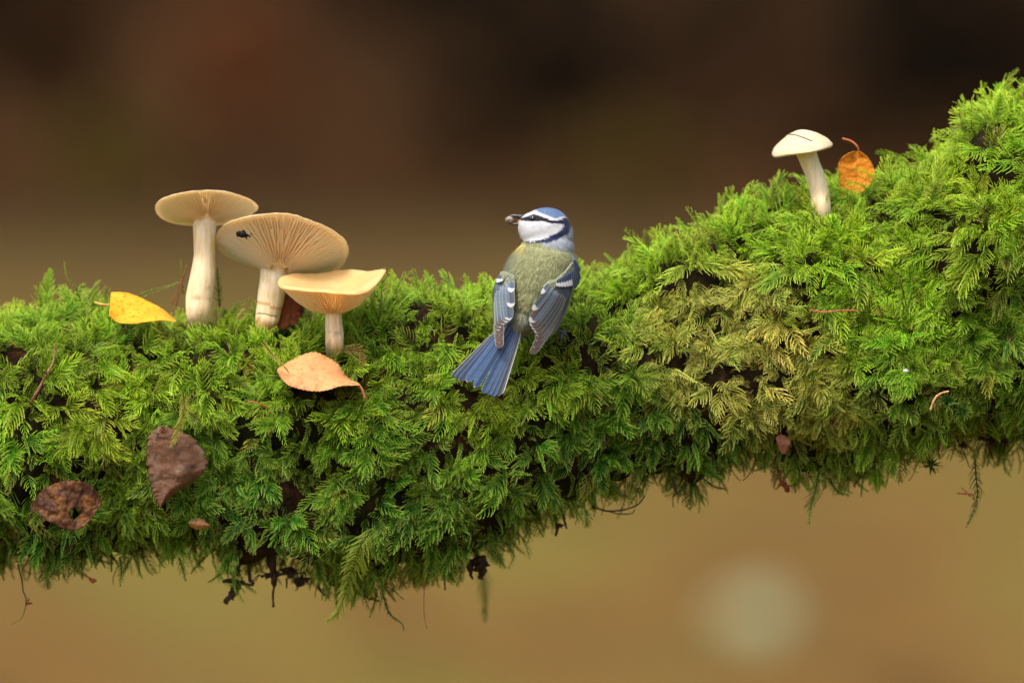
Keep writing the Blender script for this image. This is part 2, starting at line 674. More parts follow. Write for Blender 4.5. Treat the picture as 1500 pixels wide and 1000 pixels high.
def inpoly(pts, poly):
    x, y = pts[:, 0], pts[:, 1]
    res = np.zeros(len(pts), bool)
    n = len(poly)
    j = n - 1
    for i in range(n):
        xi, yi = poly[i]
        xj, yj = poly[j]
        cnd = ((yi > y) != (yj > y)) & (x < (xj - xi) * (y - yi) / (yj - yi + 1e-12) + xi)
        res ^= cnd
        j = i
    return res


BARE = [(400, 838, 62, 26), (1133, 640, 20, 14), (1150, 662, 14, 18), (705, 828, 22, 16), (290, 770, 12, 8), (1440, 655, 40, 14)]
GREEN_HI = lin(206, 240, 42)
GREEN_MID = lin(154, 218, 34)
GREEN_DEEP = lin(60, 148, 26)
TAN = lin(252, 240, 140)
OLIVE = lin(160, 148, 58)
BROWN = lin(112, 78, 44)


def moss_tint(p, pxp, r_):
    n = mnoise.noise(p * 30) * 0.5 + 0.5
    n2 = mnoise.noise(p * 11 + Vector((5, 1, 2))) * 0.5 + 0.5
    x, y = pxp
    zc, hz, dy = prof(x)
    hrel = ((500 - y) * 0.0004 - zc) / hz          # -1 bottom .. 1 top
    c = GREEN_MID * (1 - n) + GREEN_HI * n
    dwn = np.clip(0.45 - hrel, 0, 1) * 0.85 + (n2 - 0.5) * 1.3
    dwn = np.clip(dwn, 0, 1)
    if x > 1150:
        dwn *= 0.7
    c = c * (1 - dwn) + GREEN_DEEP * dwn  # lower shoots: deeper green of their own plus some shade in the tint
    # straw-coloured patch right of the bird
    e = ((x - 1070) / 175) ** 2 + ((y - 500) / 135) ** 2
    e2 = ((x - 1180) / 130) ** 2 + ((y - 600) / 90) ** 2
    f = max(0, 1 - e) * 0.95 + max(0, 1 - e2) * 0.5
    f = np.clip(f * r_.uniform(0.6, 1.9), 0, 0.94)
    c = c * (1 - f) + (TAN if r_.uniform() < 0.88 else OLIVE) * f
    if r_.uniform() < 0.09:
        k = r_.uniform(0.4, 0.9)
        c = c * (1 - k) + (OLIVE if r_.uniform() < 0.6 else BROWN) * k
    return c * r_.uniform(0.82, 1.12)


CL = {'tint': None}


def build_moss():
    r_ = np.random.default_rng(11)
    pts, rots, scl, idx, tint = [], [], [], [], []

    def put(px, th, layer, lean=None):
        b = core_pt(px, th)
        e = 0.02
        tx = core_pt(px + 4, th) - core_pt(px - 4, th)
        tt = core_pt(px, th + e) - core_pt(px, th - e)
        n = tx.cross(tt)
        zc, hz, dy = prof(px)
        out = Vector((0, b.y, b.z - zc))
        if n.dot(out) < 0:
            n = -n
        n.normalize()
        down = Vector((0, 0, -1))
        dn = down - n * down.dot(n)
        slope = dn.length
        dn = dn / slope if slope > 1e-3 else Vector((1, 0, 0))
        tg = n.cross(dn).normalized() if slope > 1e-3 else Vector((0, 1, 0))
        rnd = Vector(r_.normal(size=3))
        if layer == 0:
            d = n * r_.uniform(0.25, 0.75) + dn * slope * r_.uniform(0.2, 1.0) + rnd * 0.38
            sc = r_.uniform(0.5, 1.0)
        elif layer == 2:
            # one shoot of a rosette: they lean out round the clump's own centre
            d = n * r_.uniform(0.45, 0.85) + (tx.normalized() * math.cos(lean) + dn.cross(n).cross(n) * -math.sin(lean)) * 0.75 + dn * slope * 0.42 + rnd * 0.14
            sc = r_.uniform(0.58, 1.12) if r_.uniform() < .8 else r_.uniform(0.45, .7)
            b = b + n * CL['lift']
        else:
            d = n * r_.uniform(0.7, 1.1) + rnd * 0.35
            sc = r_.uniform(0.5, 0.85)
        rel = (b.z - zc) / hz
        if rel < -0.72 and layer != 1:      # the underside: sparse wiry shoots hanging straight down
            if r_.uniform() < 0.45:
                return
            d = Vector((0, 0, -1.0)) + n * r_.uniform(-0.1, 0.5) + rnd * 0.62
            sc = r_.uniform(0.5, 1.0)
        top = max(0.0, (b.z - zc) / hz)
        if top > 0.75:
            d += Vector((0, 0, 0.25))
        d -= n * min(0, d.dot(n))
        d.normalize()
        face = n * 1.0 + Vector(r_.normal(size=3)) * 0.35 + Vector((0, -0.35, 0.25))
        face = face - d * face.dot(d)
        face.normalize()
        xx = d.cross(face)
        M3 = Matrix((xx, d, face)).transposed()
        if b.y < 0 or b.z > zc:
            L = 0.022 * sc
            chk = np.array([b + n * 0.002, b + d * L * 0.35, b + d * L * 0.65, b + d * L * 0.95,
                            b + d * L * 0.45 + xx * L * 0.4, b + d * L * 0.45 - xx * L * 0.4])
            pr = PROJ(chk)
            for poly, dep in PROTECT:
                ins = inpoly(pr, poly)
                if ins.any() and (chk[ins, 1] < dep + 0.001).any():
                    if r_.uniform() < 0.97:
                        return
            for (bx_, by_, rx_, ry_) in BARE:
                if b.y < 0.02 and (((pr[2] - [bx_, by_]) / [rx_, ry_]) ** 2).sum() < 1:
                    return
        pp = PROJ(np.array([b + d * 0.01]))[0]
        pts.append(b - n * 0.002)
        rots.append(M3.to_euler())
        scl.append(0.001 * sc)
        kk = int(r_.integers(NV))
        if rel < -0.72 and r_.uniform() < 0.5:
            kk = (5, 12)[int(r_.integers(2))]
        idx.append(kk)
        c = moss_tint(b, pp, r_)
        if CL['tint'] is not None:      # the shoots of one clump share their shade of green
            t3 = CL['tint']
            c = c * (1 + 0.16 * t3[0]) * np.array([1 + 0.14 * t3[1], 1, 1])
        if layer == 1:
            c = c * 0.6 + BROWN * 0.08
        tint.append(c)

    def vis_th():
        # mostly the side facing the viewer and the top
        if r_.uniform() < 0.74:
            return r_.uniform(-0.62 * PI, 0.62 * PI)
        return r_.uniform(0.6 * PI, 1.4 * PI)

    for _ in range(3600):
        put(r_.uniform(-260, 1760), vis_th(), 0)
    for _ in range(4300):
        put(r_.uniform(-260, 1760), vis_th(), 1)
    for q2_ in range(1850):
        cx_, ct_ = (r_.uniform(-260, 1760) if q2_ < 1600 else r_.uniform(1180, 1700)), vis_th()
        k_ = int(r_.integers(4, 9))
        a0 = r_.uniform(0, 6.28)
        CL['tint'] = r_.normal(size=3)
        CL['lift'] = r_.uniform(0.0, 0.007)
        for q_ in range(k_):
            an = a0 + 6.283 * q_ / k_ + r_.uniform(-.3, .3)
            put(cx_ + math.cos(an) * 7, ct_ + math.sin(an) * 0.035, 2, an)
        CL['tint'] = None
    for _ in range(700):
        put(r_.uniform(1180, 1760), vis_th(), 0)
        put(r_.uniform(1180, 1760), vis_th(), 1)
    for _ in range(2400):
        put(r_.uniform(-1500, -260), vis_th(), 0)
    for _ in range(2200):
        put(r_.uniform(1760, 2900), vis_th(), 0)
    me = bpy.data.meshes.new('moss')
    me.from_pydata([tuple(p) for p in pts], [], [])
    a = me.attributes.new('rot', 'FLOAT_VECTOR', 'POINT')
    a.data.foreach_set('vector', np.array([[e.x, e.y, e.z] for e in rots], np.float32).ravel())
    a = me.attributes.new('scl', 'FLOAT', 'POINT')
    a.data.foreach_set('value', np.array(scl, np.float32))
    a = me.attributes.new('idx', 'INT', 'POINT')
    a.data.foreach_set('value', np.array(idx, np.int32))
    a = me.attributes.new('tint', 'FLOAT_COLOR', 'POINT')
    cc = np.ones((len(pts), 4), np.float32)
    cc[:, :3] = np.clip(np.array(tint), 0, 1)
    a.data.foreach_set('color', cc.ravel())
    o = link('moss', me)
    tag(o, 'dense cushion of feathery bright green moss covering the log', 'moss', None, 'stuff')
    ng = bpy.data.node_groups.new('moss_scatter', 'GeometryNodeTree')
    ng.interface.new_socket('Geometry', in_out='INPUT', socket_type='NodeSocketGeometry')
    ng.interface.new_socket('Geometry', in_out='OUTPUT', socket_type='NodeSocketGeometry')
    gi, go = ng.nodes.new('NodeGroupInput'), ng.nodes.new('NodeGroupOutput')
    iop = ng.nodes.new('GeometryNodeInstanceOnPoints')
    ci = ng.nodes.new('GeometryNodeCollectionInfo')
    ci.inputs['Collection'].default_value = frcol
    ci.inputs['Separate Children'].default_value = True
    ci.inputs['Reset Children'].default_value = True

    def na(name, typ):
        q = ng.nodes.new('GeometryNodeInputNamedAttribute')
        q.data_type = typ
        q.inputs[0].default_value = name
        return q
    ng.links.new(gi.outputs[0], iop.inputs['Points'])
    ng.links.new(ci.outputs[0], iop.inputs['Instance'])
    iop.inputs['Pick Instance'].default_value = True
    ng.links.new(na('idx', 'INT').outputs[0], iop.inputs['Instance Index'])
    e2r = ng.nodes.new('FunctionNodeEulerToRotation')
    ng.links.new(na('rot', 'FLOAT_VECTOR').outputs[0], e2r.inputs[0])
    ng.links.new(e2r.outputs[0], iop.inputs['Rotation'])
    ng.links.new(na('scl', 'FLOAT').outputs[0], iop.inputs['Scale'])
    ng.links.new(iop.outputs[0], go.inputs[0])
    md = o.modifiers.new('scatter', 'NODES')
    md.node_group = ng
    return o


# ------------------------------------------------------------------ mushrooms
def mush_mat(name, hi, lo, warm, spots=0.0):
    q = NT(name)
    tc_ = q.n('ShaderNodeTexCoord')
    a_ = q.attr('Col')
    nn = q.noise(90, 5, 0.65, tc_, 'Object')
    r1 = q.ramp(nn, 0, [(0.35, lo), (0.6, hi)])
    c_ = q.mix(0.85 if 'gill' in name else 0.55, (r1, 0), (a_, 0), 'MIX')
    n4 = q.noise(420, 4, 0.7, tc_, 'Object')
    sp_ = q.ramp(n4, 0, [(0.66, 0.0), (0.72, spots)])
    c_ = q.mix((sp_, 0), c_, warm)
    q.color(c_)
    q.b.inputs['Roughness'].default_value = 0.55
    q.b.inputs['Subsurface Weight'].default_value = 0.0 if 'gill' in name else 0.3
    q.b.inputs['Subsurface Radius'].default_value = (1.0, 0.7, 0.45)
    q.b.inputs['Subsurface Scale'].default_value = 0.003
    q.bump(n4, 0, 0.25, 0.0004)
    tr = q.n('ShaderNodeBsdfTranslucent')
    q.t.links.new(c_[0].outputs[c_[1]], tr.inputs[0])
    ms = q.n('ShaderNodeMixShader')
    ms.inputs[0].default_value = 0.6 if 'gill' in name else (0.25 if 'dome' in name else 0.5)
    q.l(q.b, 0, ms, 1)
    q.l(tr, 0, ms, 2)
    q.l(ms, 0, q.out, 0)
    return q.m


def stem_mat(name, hi, lo):
    q = NT(name)
    tc_ = q.n('ShaderNodeTexCoord')
    a_ = q.attr('Col')
    mp_ = q.n('ShaderNodeMapping')
    mp_.inputs['Scale'].default_value = (1, 1, 0.16)
    q.l(tc_, 'Object', mp_, 0)
    nn = q.noise(420, 5, 0.65, mp_)
    r1 = q.ramp(nn, 0, [(0.33, lo), (0.58, hi)])
    c_ = q.mix(1.0, (r1, 0), (a_, 0), 'MULTIPLY')
    q.color(c_)
    q.b.inputs['Roughness'].default_value = 0.6
    q.b.inputs['Subsurface Weight'].default_value = 0.25
    q.b.inputs['Subsurface Radius'].default_value = (1.0, 0.55, 0.28)
    q.b.inputs['Subsurface Scale'].default_value = 0.002
    q.bump(nn, 0, 0.5, 0.0007)
    return q.m


def rot_to(axis, roll=0.0):
    z = Vector(axis).normalized()
    x = Vector((1, 0, 0))
    x = (x - z * x.dot(z)).normalized()
    y = z.cross(x)
    return Matrix((x, y, z)).transposed()


def mushroom(label, cap_c, cap_y, Rpx, axis, top_prof, bot_prof, stem_path, stem_r, gill_n, cols, wave, seed, group, edge_cut=None):
    """top_prof / bot_prof: heights (fractions of R) at radii 0..1; stem_path: [(px,py,y)]"""
    R = Rpx * 0.0004
    c = P(cap_c[0], cap_c[1], cap_y)
    M3 = rot_to(axis)
    base = P(*stem_path[-1])
    root = thing('mushroom', base, label, 'mushroom', group)
    r_ = np.random.default_rng(seed)
    ph = r_.uniform(0, 6.28, 8)

    def rim(an):
        k = 1 + sum(wave[0] / (j + 1) * math.sin((j + 2) * an + ph[j]) for j in range(5))
        if edge_cut:
            for (a0, w_, dep) in edge_cut:
                dd = (an - a0 + PI) % (2 * PI) - PI
                k -= dep * math.exp(-(dd / w_) ** 2)
        return k

    def lift(an, f):
        return f ** 3 * wave[1] * sum(math.sin((j + 2) * an + ph[j + 2]) / (1 + 0.6 * j) for j in range(4))

    tr_, tz_ = zip(*top_prof)
    br_, bz_ = zip(*bot_prof)
    # cap: closed shell, its underside hidden above the gills
    NA, NR = 160, 26
    V, F, C = [], [], []
    for j in range(NR):
        f = (j / (NR - 1)) ** 0.8
        for i in range(NA):
            an = 2 * PI * i / NA
            rr = rim(an) * f
            z = np.interp(f, tr_, tz_) + lift(an, f) + 0.012 * fbm(rr * math.cos(an), rr * math.sin(an), seed, 3.5)
            V.append(c + M3 @ Vector((rr * math.cos(an) * R, rr * math.sin(an) * R, z * R)))
            k = 0.5 + 0.5 * mnoise.noise(Vector((rr * math.cos(an) * 3, rr * math.sin(an) * 3, seed)))
            C.append(cols['top'] * (1 - k * 0.7) + cols['top2'] * k * 0.7)
    th = cols.get('thick', 0.045)
    for j in range(NR):
        f = 1 - (j / (NR - 1)) * 0.9
        fr = f * (1.0 - 0.004 * (j > 0))
        for i in range(NA):
            an = 2 * PI * i / NA
            rr = rim(an) * fr
            zt = np.interp(f, tr_, tz_) + lift(an, f)
            zb = np.interp(f, br_, bz_) + lift(an, f)
            z = min(zt - th * min(1, j / 2), max(zt - (zt - zb) * 0.35, zb + 0.0) if f > 0.93 else zb + min(0.10, (zt - zb) * 0.6)) if j else zt - 0.012
            V.append(c + M3 @ Vector((rr * math.cos(an) * R, rr * math.sin(an) * R, z * R)))
            C.append(cols['rim'])
    for j in range(2 * NR - 1):
        for i in range(NA):
            i2 = (i + 1) % NA
            F.append((j * NA + i, j * NA + i2, (j + 1) * NA + i2, (j + 1) * NA + i))
    me = mesh_np('cap', V, F)
    set_col(me, np.array(C))
    cap = link('cap', me, cols['m_cap'], root)
    # gills: thin wedge-shaped blades standing under the cap, long and short ones in turn
    acc = Acc()
    NB = gill_n * 2
    r0 = cols.get('r0', 0.15)
    for g_ in range(NB):
        an = 2 * PI * (g_ + r_.uniform(-0.12, 0.12)) / NB
        full = g_ % 2 == 0
        fs = r0 if full else (0.42 if g_ % 4 == 1 else 0.62)
        steps = 13 if full else 8
        Vs = []
        Cs = []
        ca, sa = math.cos(an), math.sin(an)
        for s_ in range(steps):
            f = fs + (0.985 - fs) * s_ / (steps - 1)
            rr = rim(an) * f
            zb = np.interp(f, br_, bz_) + lift(an, f)
            zt = np.interp(f, tr_, tz_) + lift(an, f)
            zt = zb + min(0.115, (zt - zb) * 0.66)
            if not full:
                ed = math.sin(min(1, s_ / 3.0) * PI / 2)
                zb = zt + (zb - zt) * ed * 0.9
            wt = min(2 * PI * f / NB * 0.8, 0.022)
            wb = min(wt * 0.36, 0.0075)
            wob = 0.004 * math.sin(f * 19 + g_ * 1.7)
            for (w, z) in ((-wt, zt), (-wb, zb), (wb, zb), (wt, zt)):
                x_ = rr * ca - (w * 0.5 + wob) * sa
                y_ = rr * sa + (w * 0.5 + wob) * ca
                Vs.append(c + M3 @ Vector((x_ * R, y_ * R, z * R)))
            k = np.clip((f - r0) / 0.6, 0, 1)
            cc = cols['gill_in'] * (1 - k) + cols['gill'] * k
            dk = cols['gill_deep']
            Cs += [dk, cc, cc, dk]
        Fs = []
        for s_ in range(steps - 1):
            for q in range(3):
                a = s_ * 4 + q
                Fs.append((a, a + 1, a + 5, a + 4))
        acc.add(Vs, Fs, np.array(Cs))
    gl = acc.build('gills', cols['m_gill'], root, smooth=False)
    gl['kind'] = 'stuff'
    # stem
    sp_ = resample([P(*p) for p in stem_path], 40)
    rad = np.interp(np.linspace(0, 1, 40), np.linspace(0, 1, len(stem_r)), stem_r) * 0.0004
    # run the stem up into the cap
    up = np.array(M3 @ Vector((0, 0, 1)))
    T = np.gradient(sp_, axis=0)
    V, C = [], []
    NS = 48
    for i in range(40):
        t_ = T[i] / np.linalg.norm(T[i])
        a = np.cross(t_, [0, 1, 0])
        a /= np.linalg.norm(a)
        b = np.cross(t_, a)
        for k in range(NS):
            an = 2 * PI * k / NS
            rr = rad[i] * (1 + 0.05 * mnoise.noise(Vector((math.cos(an) * 1.4, math.sin(an) * 1.4, i * 0.13 + seed))) + 0.012 * math.sin(an * 13 + i * 0.1))
            V.append(sp_[i] + (a * math.cos(an) + b * math.sin(an)) * rr)
            f = i / 39
            dirt = max(0, f - 0.45) * 1.4 * (0.5 + 0.5 * mnoise.noise(Vector((an * 1.2, f * 7, seed)) * 1.5)) * cols.get('dirt', 1)
            cc = np.array([1.0, 1.0, 1.0]) * (1 - dirt) + np.array(cols['stain']) * dirt
            if 0.62 < f < 0.86:
                dk_ = np.clip((mnoise.noise(Vector((math.cos(an) * 1.6, math.sin(an) * 1.6, f * 16 + seed))) - 0.22) * 5, 0, 1) * cols.get('spots', 0.3)
                cc = cc * (1 - dk_) + np.array([.10, .05, .02]) * dk_
            for (rf, rw, rc) in cols.get('rings', []):
                dd = abs(f - rf - 0.012 * math.sin(an * 2))
                if dd < rw:
                    cc = cc * np.array(rc)
            C.append(cc)
    F = [(i * NS + k, i * NS + (k + 1) % NS, (i + 1) * NS + (k + 1) % NS, (i + 1) * NS + k) for i in range(39) for k in range(NS)]
    F.append(tuple(range(NS))[::-1])
    F.append(tuple(39 * NS + k for k in range(NS)))
    me = mesh_np('stem', V, F)
    set_col(me, np.array(C))
    link('stem', me, cols['m_stem'], root)
    root['_cap'] = 1
    del root['_cap']
    return root, c, M3, R


CREAM = lin(246, 232, 200)
PEACH = lin(240, 200, 148)
GCAP = mush_mat('cream_cap_skin', lin(252, 244, 222), lin(248, 232, 198), lin(200, 140, 80), 0.25)
GCAP3 = mush_mat('ochre_cap_skin', lin(252, 232, 172), lin(244, 210, 134), lin(190, 124, 60), 0.6)
GDOME = mush_mat('cream_dome_skin', lin(232, 220, 190), lin(220, 196, 150), lin(190, 130, 70), 0.5)
GGILL = mush_mat('cream_gill_flesh', lin(255, 253, 244), lin(255, 248, 232), lin(240, 190, 130), 0.0)
GSTEM = stem_mat('pale_stem_flesh', lin(246, 232, 198), lin(222, 198, 150))
base_cols = dict(top=CREAM, top2=lin(240, 214, 168), rim=lin(240, 222, 186), gill=lin(255, 253, 240), gill_in=lin(255, 238, 208),
                 gill_deep=lin(253, 230, 194), m_cap=GCAP, m_gill=GGILL, m_stem=GSTEM, stain=(0.62, 0.42, 0.22))
GRPM = 'pale mushrooms growing on the mossy log'
# 1: tall mushroom at the left
d1 = surf(292, 465)
mushroom('tallest cream mushroom of the left group, flat cap on a long stem with dirty foot', (303, 304), d1, 75,
         (-0.02, 0.36, 0.93), [(0, -0.02), (0.5, 0.02), (0.85, 0.03), (1, -0.02)], [(0, -0.28), (0.2, -0.24), (0.6, -0.13), (0.9, -0.06), (1, -0.03)],
         [(302, 313, d1 + 0.010), (300, 324, d1 + 0.003), (299, 345, d1), (299, 375, d1), (297, 405, d1), (292, 435, d1), (291, 460, d1), (292, 480, d1 + .015)],
         [19, 17, 16, 15.5, 18.5, 20, 18, 14], 54, dict(base_cols), (0.018, 0.012), 3, GRPM, edge_cut=[(0.35, 0.25, 0.10)])
# 2: middle, widest cap, gills facing the viewer
d2 = surf(395, 480)
c2_ = dict(base_cols)
c2_['gill_in'] = lin(255, 242, 216)
c2_['gill_deep'] = lin(250, 212, 160)
c2_['rings'] = [(0.55, 0.012, (0.75, 0.5, 0.3)), (0.80, 0.02, (0.75, 0.5, 0.32)), (0.95, 0.03, (0.7, 0.45, 0.28))]
c2_['top'] = lin(244, 220, 172)
mush2 = mushroom('widest cream mushroom of the left group, gills facing the viewer, dark crumb on its cap', (414, 358), d2, 99,
         (0.10, 0.46, 0.88), [(0, -0.12), (0.5, 0.0), (0.85, 0.04), (1, -0.01)], [(0, -0.46), (0.2, -0.40), (0.6, -0.2), (0.9, -0.06), (1, -0.02)],
         [(407, 378, d2 + 0.014), (403, 392, d2 + 0.006), (400, 415, d2), (396, 440, d2), (392, 462, d2), (390, 474, d2), (390, 492, d2 + .015)],
         [22, 21, 20, 19.5, 18, 16, 13], 58, c2_, (0.022, 0.028), 5, GRPM, edge_cut=[(-1.15, 0.2, 0.05)])
# 3: funnel-shaped, seen a little from above
d3 = surf(488, 512)
c3_ = dict(base_cols)
c3_['m_cap'] = GCAP3
c3_['top'] = lin(252, 234, 176)
c3_['top2'] = lin(236, 190, 108)
c3_['rim'] = lin(240, 210, 160)
c3_['gill_in'] = lin(255, 242, 216)
c3_['gill_deep'] = lin(250, 216, 164)
mushroom('short mushroom of the left group with funnel shaped ochre cap and frilled gills', (486, 410), d3, 75,
         (-0.06, -0.20, 0.98), [(0, -0.32), (0.35, -0.22), (0.7, -0.06), (0.93, 0.02), (1, -0.02)], [(0, -0.64), (0.28, -0.62), (0.5, -0.52), (0.72, -0.34), (0.92, -0.12), (1, -0.05)],
         [(487, 440, d3), (488, 458, d3), (489, 475, d3), (490, 488, d3), (490, 502, d3), (490, 518, d3 + .015)],
         [14, 12.5, 12.5, 13, 13.5, 13], 50, c3_, (0.035, 0.062), 12, GRPM, edge_cut=[(-1.75, 0.12, 0.07), (-2.6, 0.25, -0.05)])
# 4: the single one on the right
d4 = surf(1203, 300)
c4_ = dict(base_cols)
c4_['m_cap'] = GDOME
c4_['top'] = lin(240, 228, 200)
c4_['top2'] = lin(232, 196, 140)
c4_['rim'] = lin(246, 236, 212)
c4_['thick'] = 0.09
mushroom('single white mushroom with domed cap and curved stem on the mossy rise at right', (1175, 216), d4, 46,
         (-0.17, -0.16, 0.97), [(0, 0.56), (0.2, 0.53), (0.4, 0.45), (0.6, 0.34), (0.8, 0.20), (0.92, 0.10), (1, -0.02)], [(0, -0.2), (0.5, -0.12), (0.9, -0.08), (1, -0.07)],
         [(1176, 208, d4), (1180, 222, d4), (1187, 240, d4), (1195, 260, d4), (1201, 285, d4), (1203, 312, d4), (1204, 335, d4 + .015)],
         [15, 14.5, 13.5, 13.5, 14.5, 15], 50, c4_, (0.02, 0.02), 21, GRPM)

# protection zones for mushrooms
for poly, dep in [([(283, 300), (320, 300), (318, 400), (312, 446), (274, 446), (272, 430), (282, 390)], d1 - 0.006),
                  ([(318, 350), (420, 315), (512, 360), (440, 405), (420, 405), (410, 458), (378, 458), (382, 400), (330, 370)], d2 - 0.01),
                  ([(408, 405), (480, 390), (562, 400), (540, 440), (505, 458), (504, 490), (478, 490), (474, 460), (440, 450)], d3 - 0.022),
                  ([(1125, 228), (1175, 185), (1222, 208), (1205, 225), (1220, 285), (1216, 293), (1192, 293), (1165, 230)], d4 - 0.01)]:
    protect(poly, dep)

# dark crumb on the widest cap
_, mc, mM, mR = mush2
crumb = Acc()
cp = P(355, 343, d2 - 0.0385)
for k in range(9):
    bm = bmesh.new()
    bmesh.ops.create_icosphere(bm, subdivisions=2, radius=1)
    sc_ = [2.4, 2.0, 1.6, 1.2, 1.0, 0.7, 0.6, 0.5, 0.5][k] * 0.001
    of = Vector([(0, 0, 0), (-1.6, 0, 0.3), (1.8, 0, -0.8), (-2.4, 0, -0.6), (0.6, 0, 1.6), (3.4, 0, -0.8), (4.4, 0, -1.3), (4.9, 0, 0), (2.4, 0, -2.6)][k]) * 0.001
    Vb = []
    for v in bm.verts:
        kk = 1 + 0.5 * mnoise.noise(v.co * 2 + Vector((k, 0, 0)))
        Vb.append(cp + of + Vector((v.co.x, v.co.y * 0.6, v.co.z * 0.8)) * sc_ * kk)
    crumb.add(Vb, [tuple(v.index for v in f.verts) for f in bm.faces])
    bm.free()
m = NT('black_crumb')
m.b.inputs['Base Color'].default_value = (0.008, 0.006, 0.005, 1)
m.b.inputs['Roughness'].default_value = 0.6
m.b.inputs['Specular IOR Level'].default_value = 0.15
co = crumb.build('soil_crumb', m.m)
tag(co, 'tiny black crumb of soil stuck on the gills of the widest mushroom', 'soil crumb')

# thin dark thread across the single mushroom's cap
pa = resample([P(1153, 197, d4 - 0.0145), P(1163, 197.5, d4 - 0.0165), P(1175, 201, d4 - 0.0185), P(1190, 207, d4 - 0.0185)], 14)
V, F = tube(pa, [0.0003] * 14, 6)
m = NT('dark_thread')
m.b.inputs['Base Color'].default_value = (0.06, 0.035, 0.02, 1)
th_ = link('needle', mesh_np('needle', V, F), m.m)
tag(th_, 'thin dark needle lying across the cap of the single white mushroom', 'needle')


# ------------------------------------------------------------------ dead leaves
def leaf_material(name, c1, c2, c3, spot, spot_amt, vein, vein_amt=0.35, spot_scale=260):
    q = NT(name)
    tc_ = q.n('ShaderNodeTexCoord')
    uv = q.attr('leafuv')
    nn = q.noise(110, 7, 0.75, tc_, 'Object')
    r1 = q.ramp(nn, 0, [(0.34, c1), (0.5, c2), (0.64, c3)])
    n2_ = q.noise(spot_scale, 6, 0.75, tc_, 'Object')
    s1 = q.ramp(n2_, 0, [(0.57, 0.0), (0.62, spot_amt)])
    n5_ = q.noise(1100, 3, 0.7, tc_, 'Object')
    c_ = q.mix((s1, 0), (r1, 0), spot)
    # veins from leaf coordinates: mid vein and slanting side veins
    sep = q.n('ShaderNodeSeparateXYZ')
    q.l(uv, 1, sep, 0)
    ab = q.n('ShaderNodeMath', operation='ABSOLUTE')
    q.l(sep, 1, ab, 0)
    sub = q.n('ShaderNodeMath', operation='MULTIPLY_ADD')
    q.l(ab, 0, sub, 0)
    sub.inputs[1].default_value = -0.42
    q.l(sep, 0, sub, 2)
    mu = q.n('ShaderNodeMath', operation='MULTIPLY')
    q.l(sub, 0, mu, 0)
    mu.inputs[1].default_value = 8.0
    fr = q.n('ShaderNodeMath', operation='PINGPONG')
    q.l(mu, 0, fr, 0)
    fr.inputs[1].default_value = 0.5
    v1 = q.ramp(fr, 0, [(0.0, 1.0), (0.09, 0.0)])
    v2 = q.ramp(ab, 0, [(0.0, 1.0), (0.05, 0.0)])
    mx_ = q.n('ShaderNodeMath', operation='MAXIMUM')
    q.l(v1, 0, mx_, 0)
    q.l(v2, 0, mx_, 1)
    mm = q.n('ShaderNodeMath', operation='MULTIPLY')
    q.l(mx_, 0, mm, 0)
    mm.inputs[1].default_value = vein_amt
    c_ = q.mix((mm, 0), c_, vein)
    q.color(c_)
    q.b.inputs['Roughness'].default_value = 0.6
    q.b.inputs['Specular IOR Level'].default_value = 0.3
    b0 = q.bump(mx_, 0, 0.14, 0.0003)
    b1_ = q.bump(n2_, 0, 0.35, 0.0005, b0)
    q.bump(n5_, 0, 0.5, 0.0003, b1_)
    tr = q.n('ShaderNodeBsdfTranslucent')
    q.t.links.new(c_[0].outputs[c_[1]], tr.inputs[0])
    ms = q.n('ShaderNodeMixShader')
    ms.inputs[0].default_value = 0.2
    q.l(q.b, 0, ms, 1)
    q.l(tr, 0, ms, 2)
    q.l(ms, 0, q.out, 0)
    return q.m


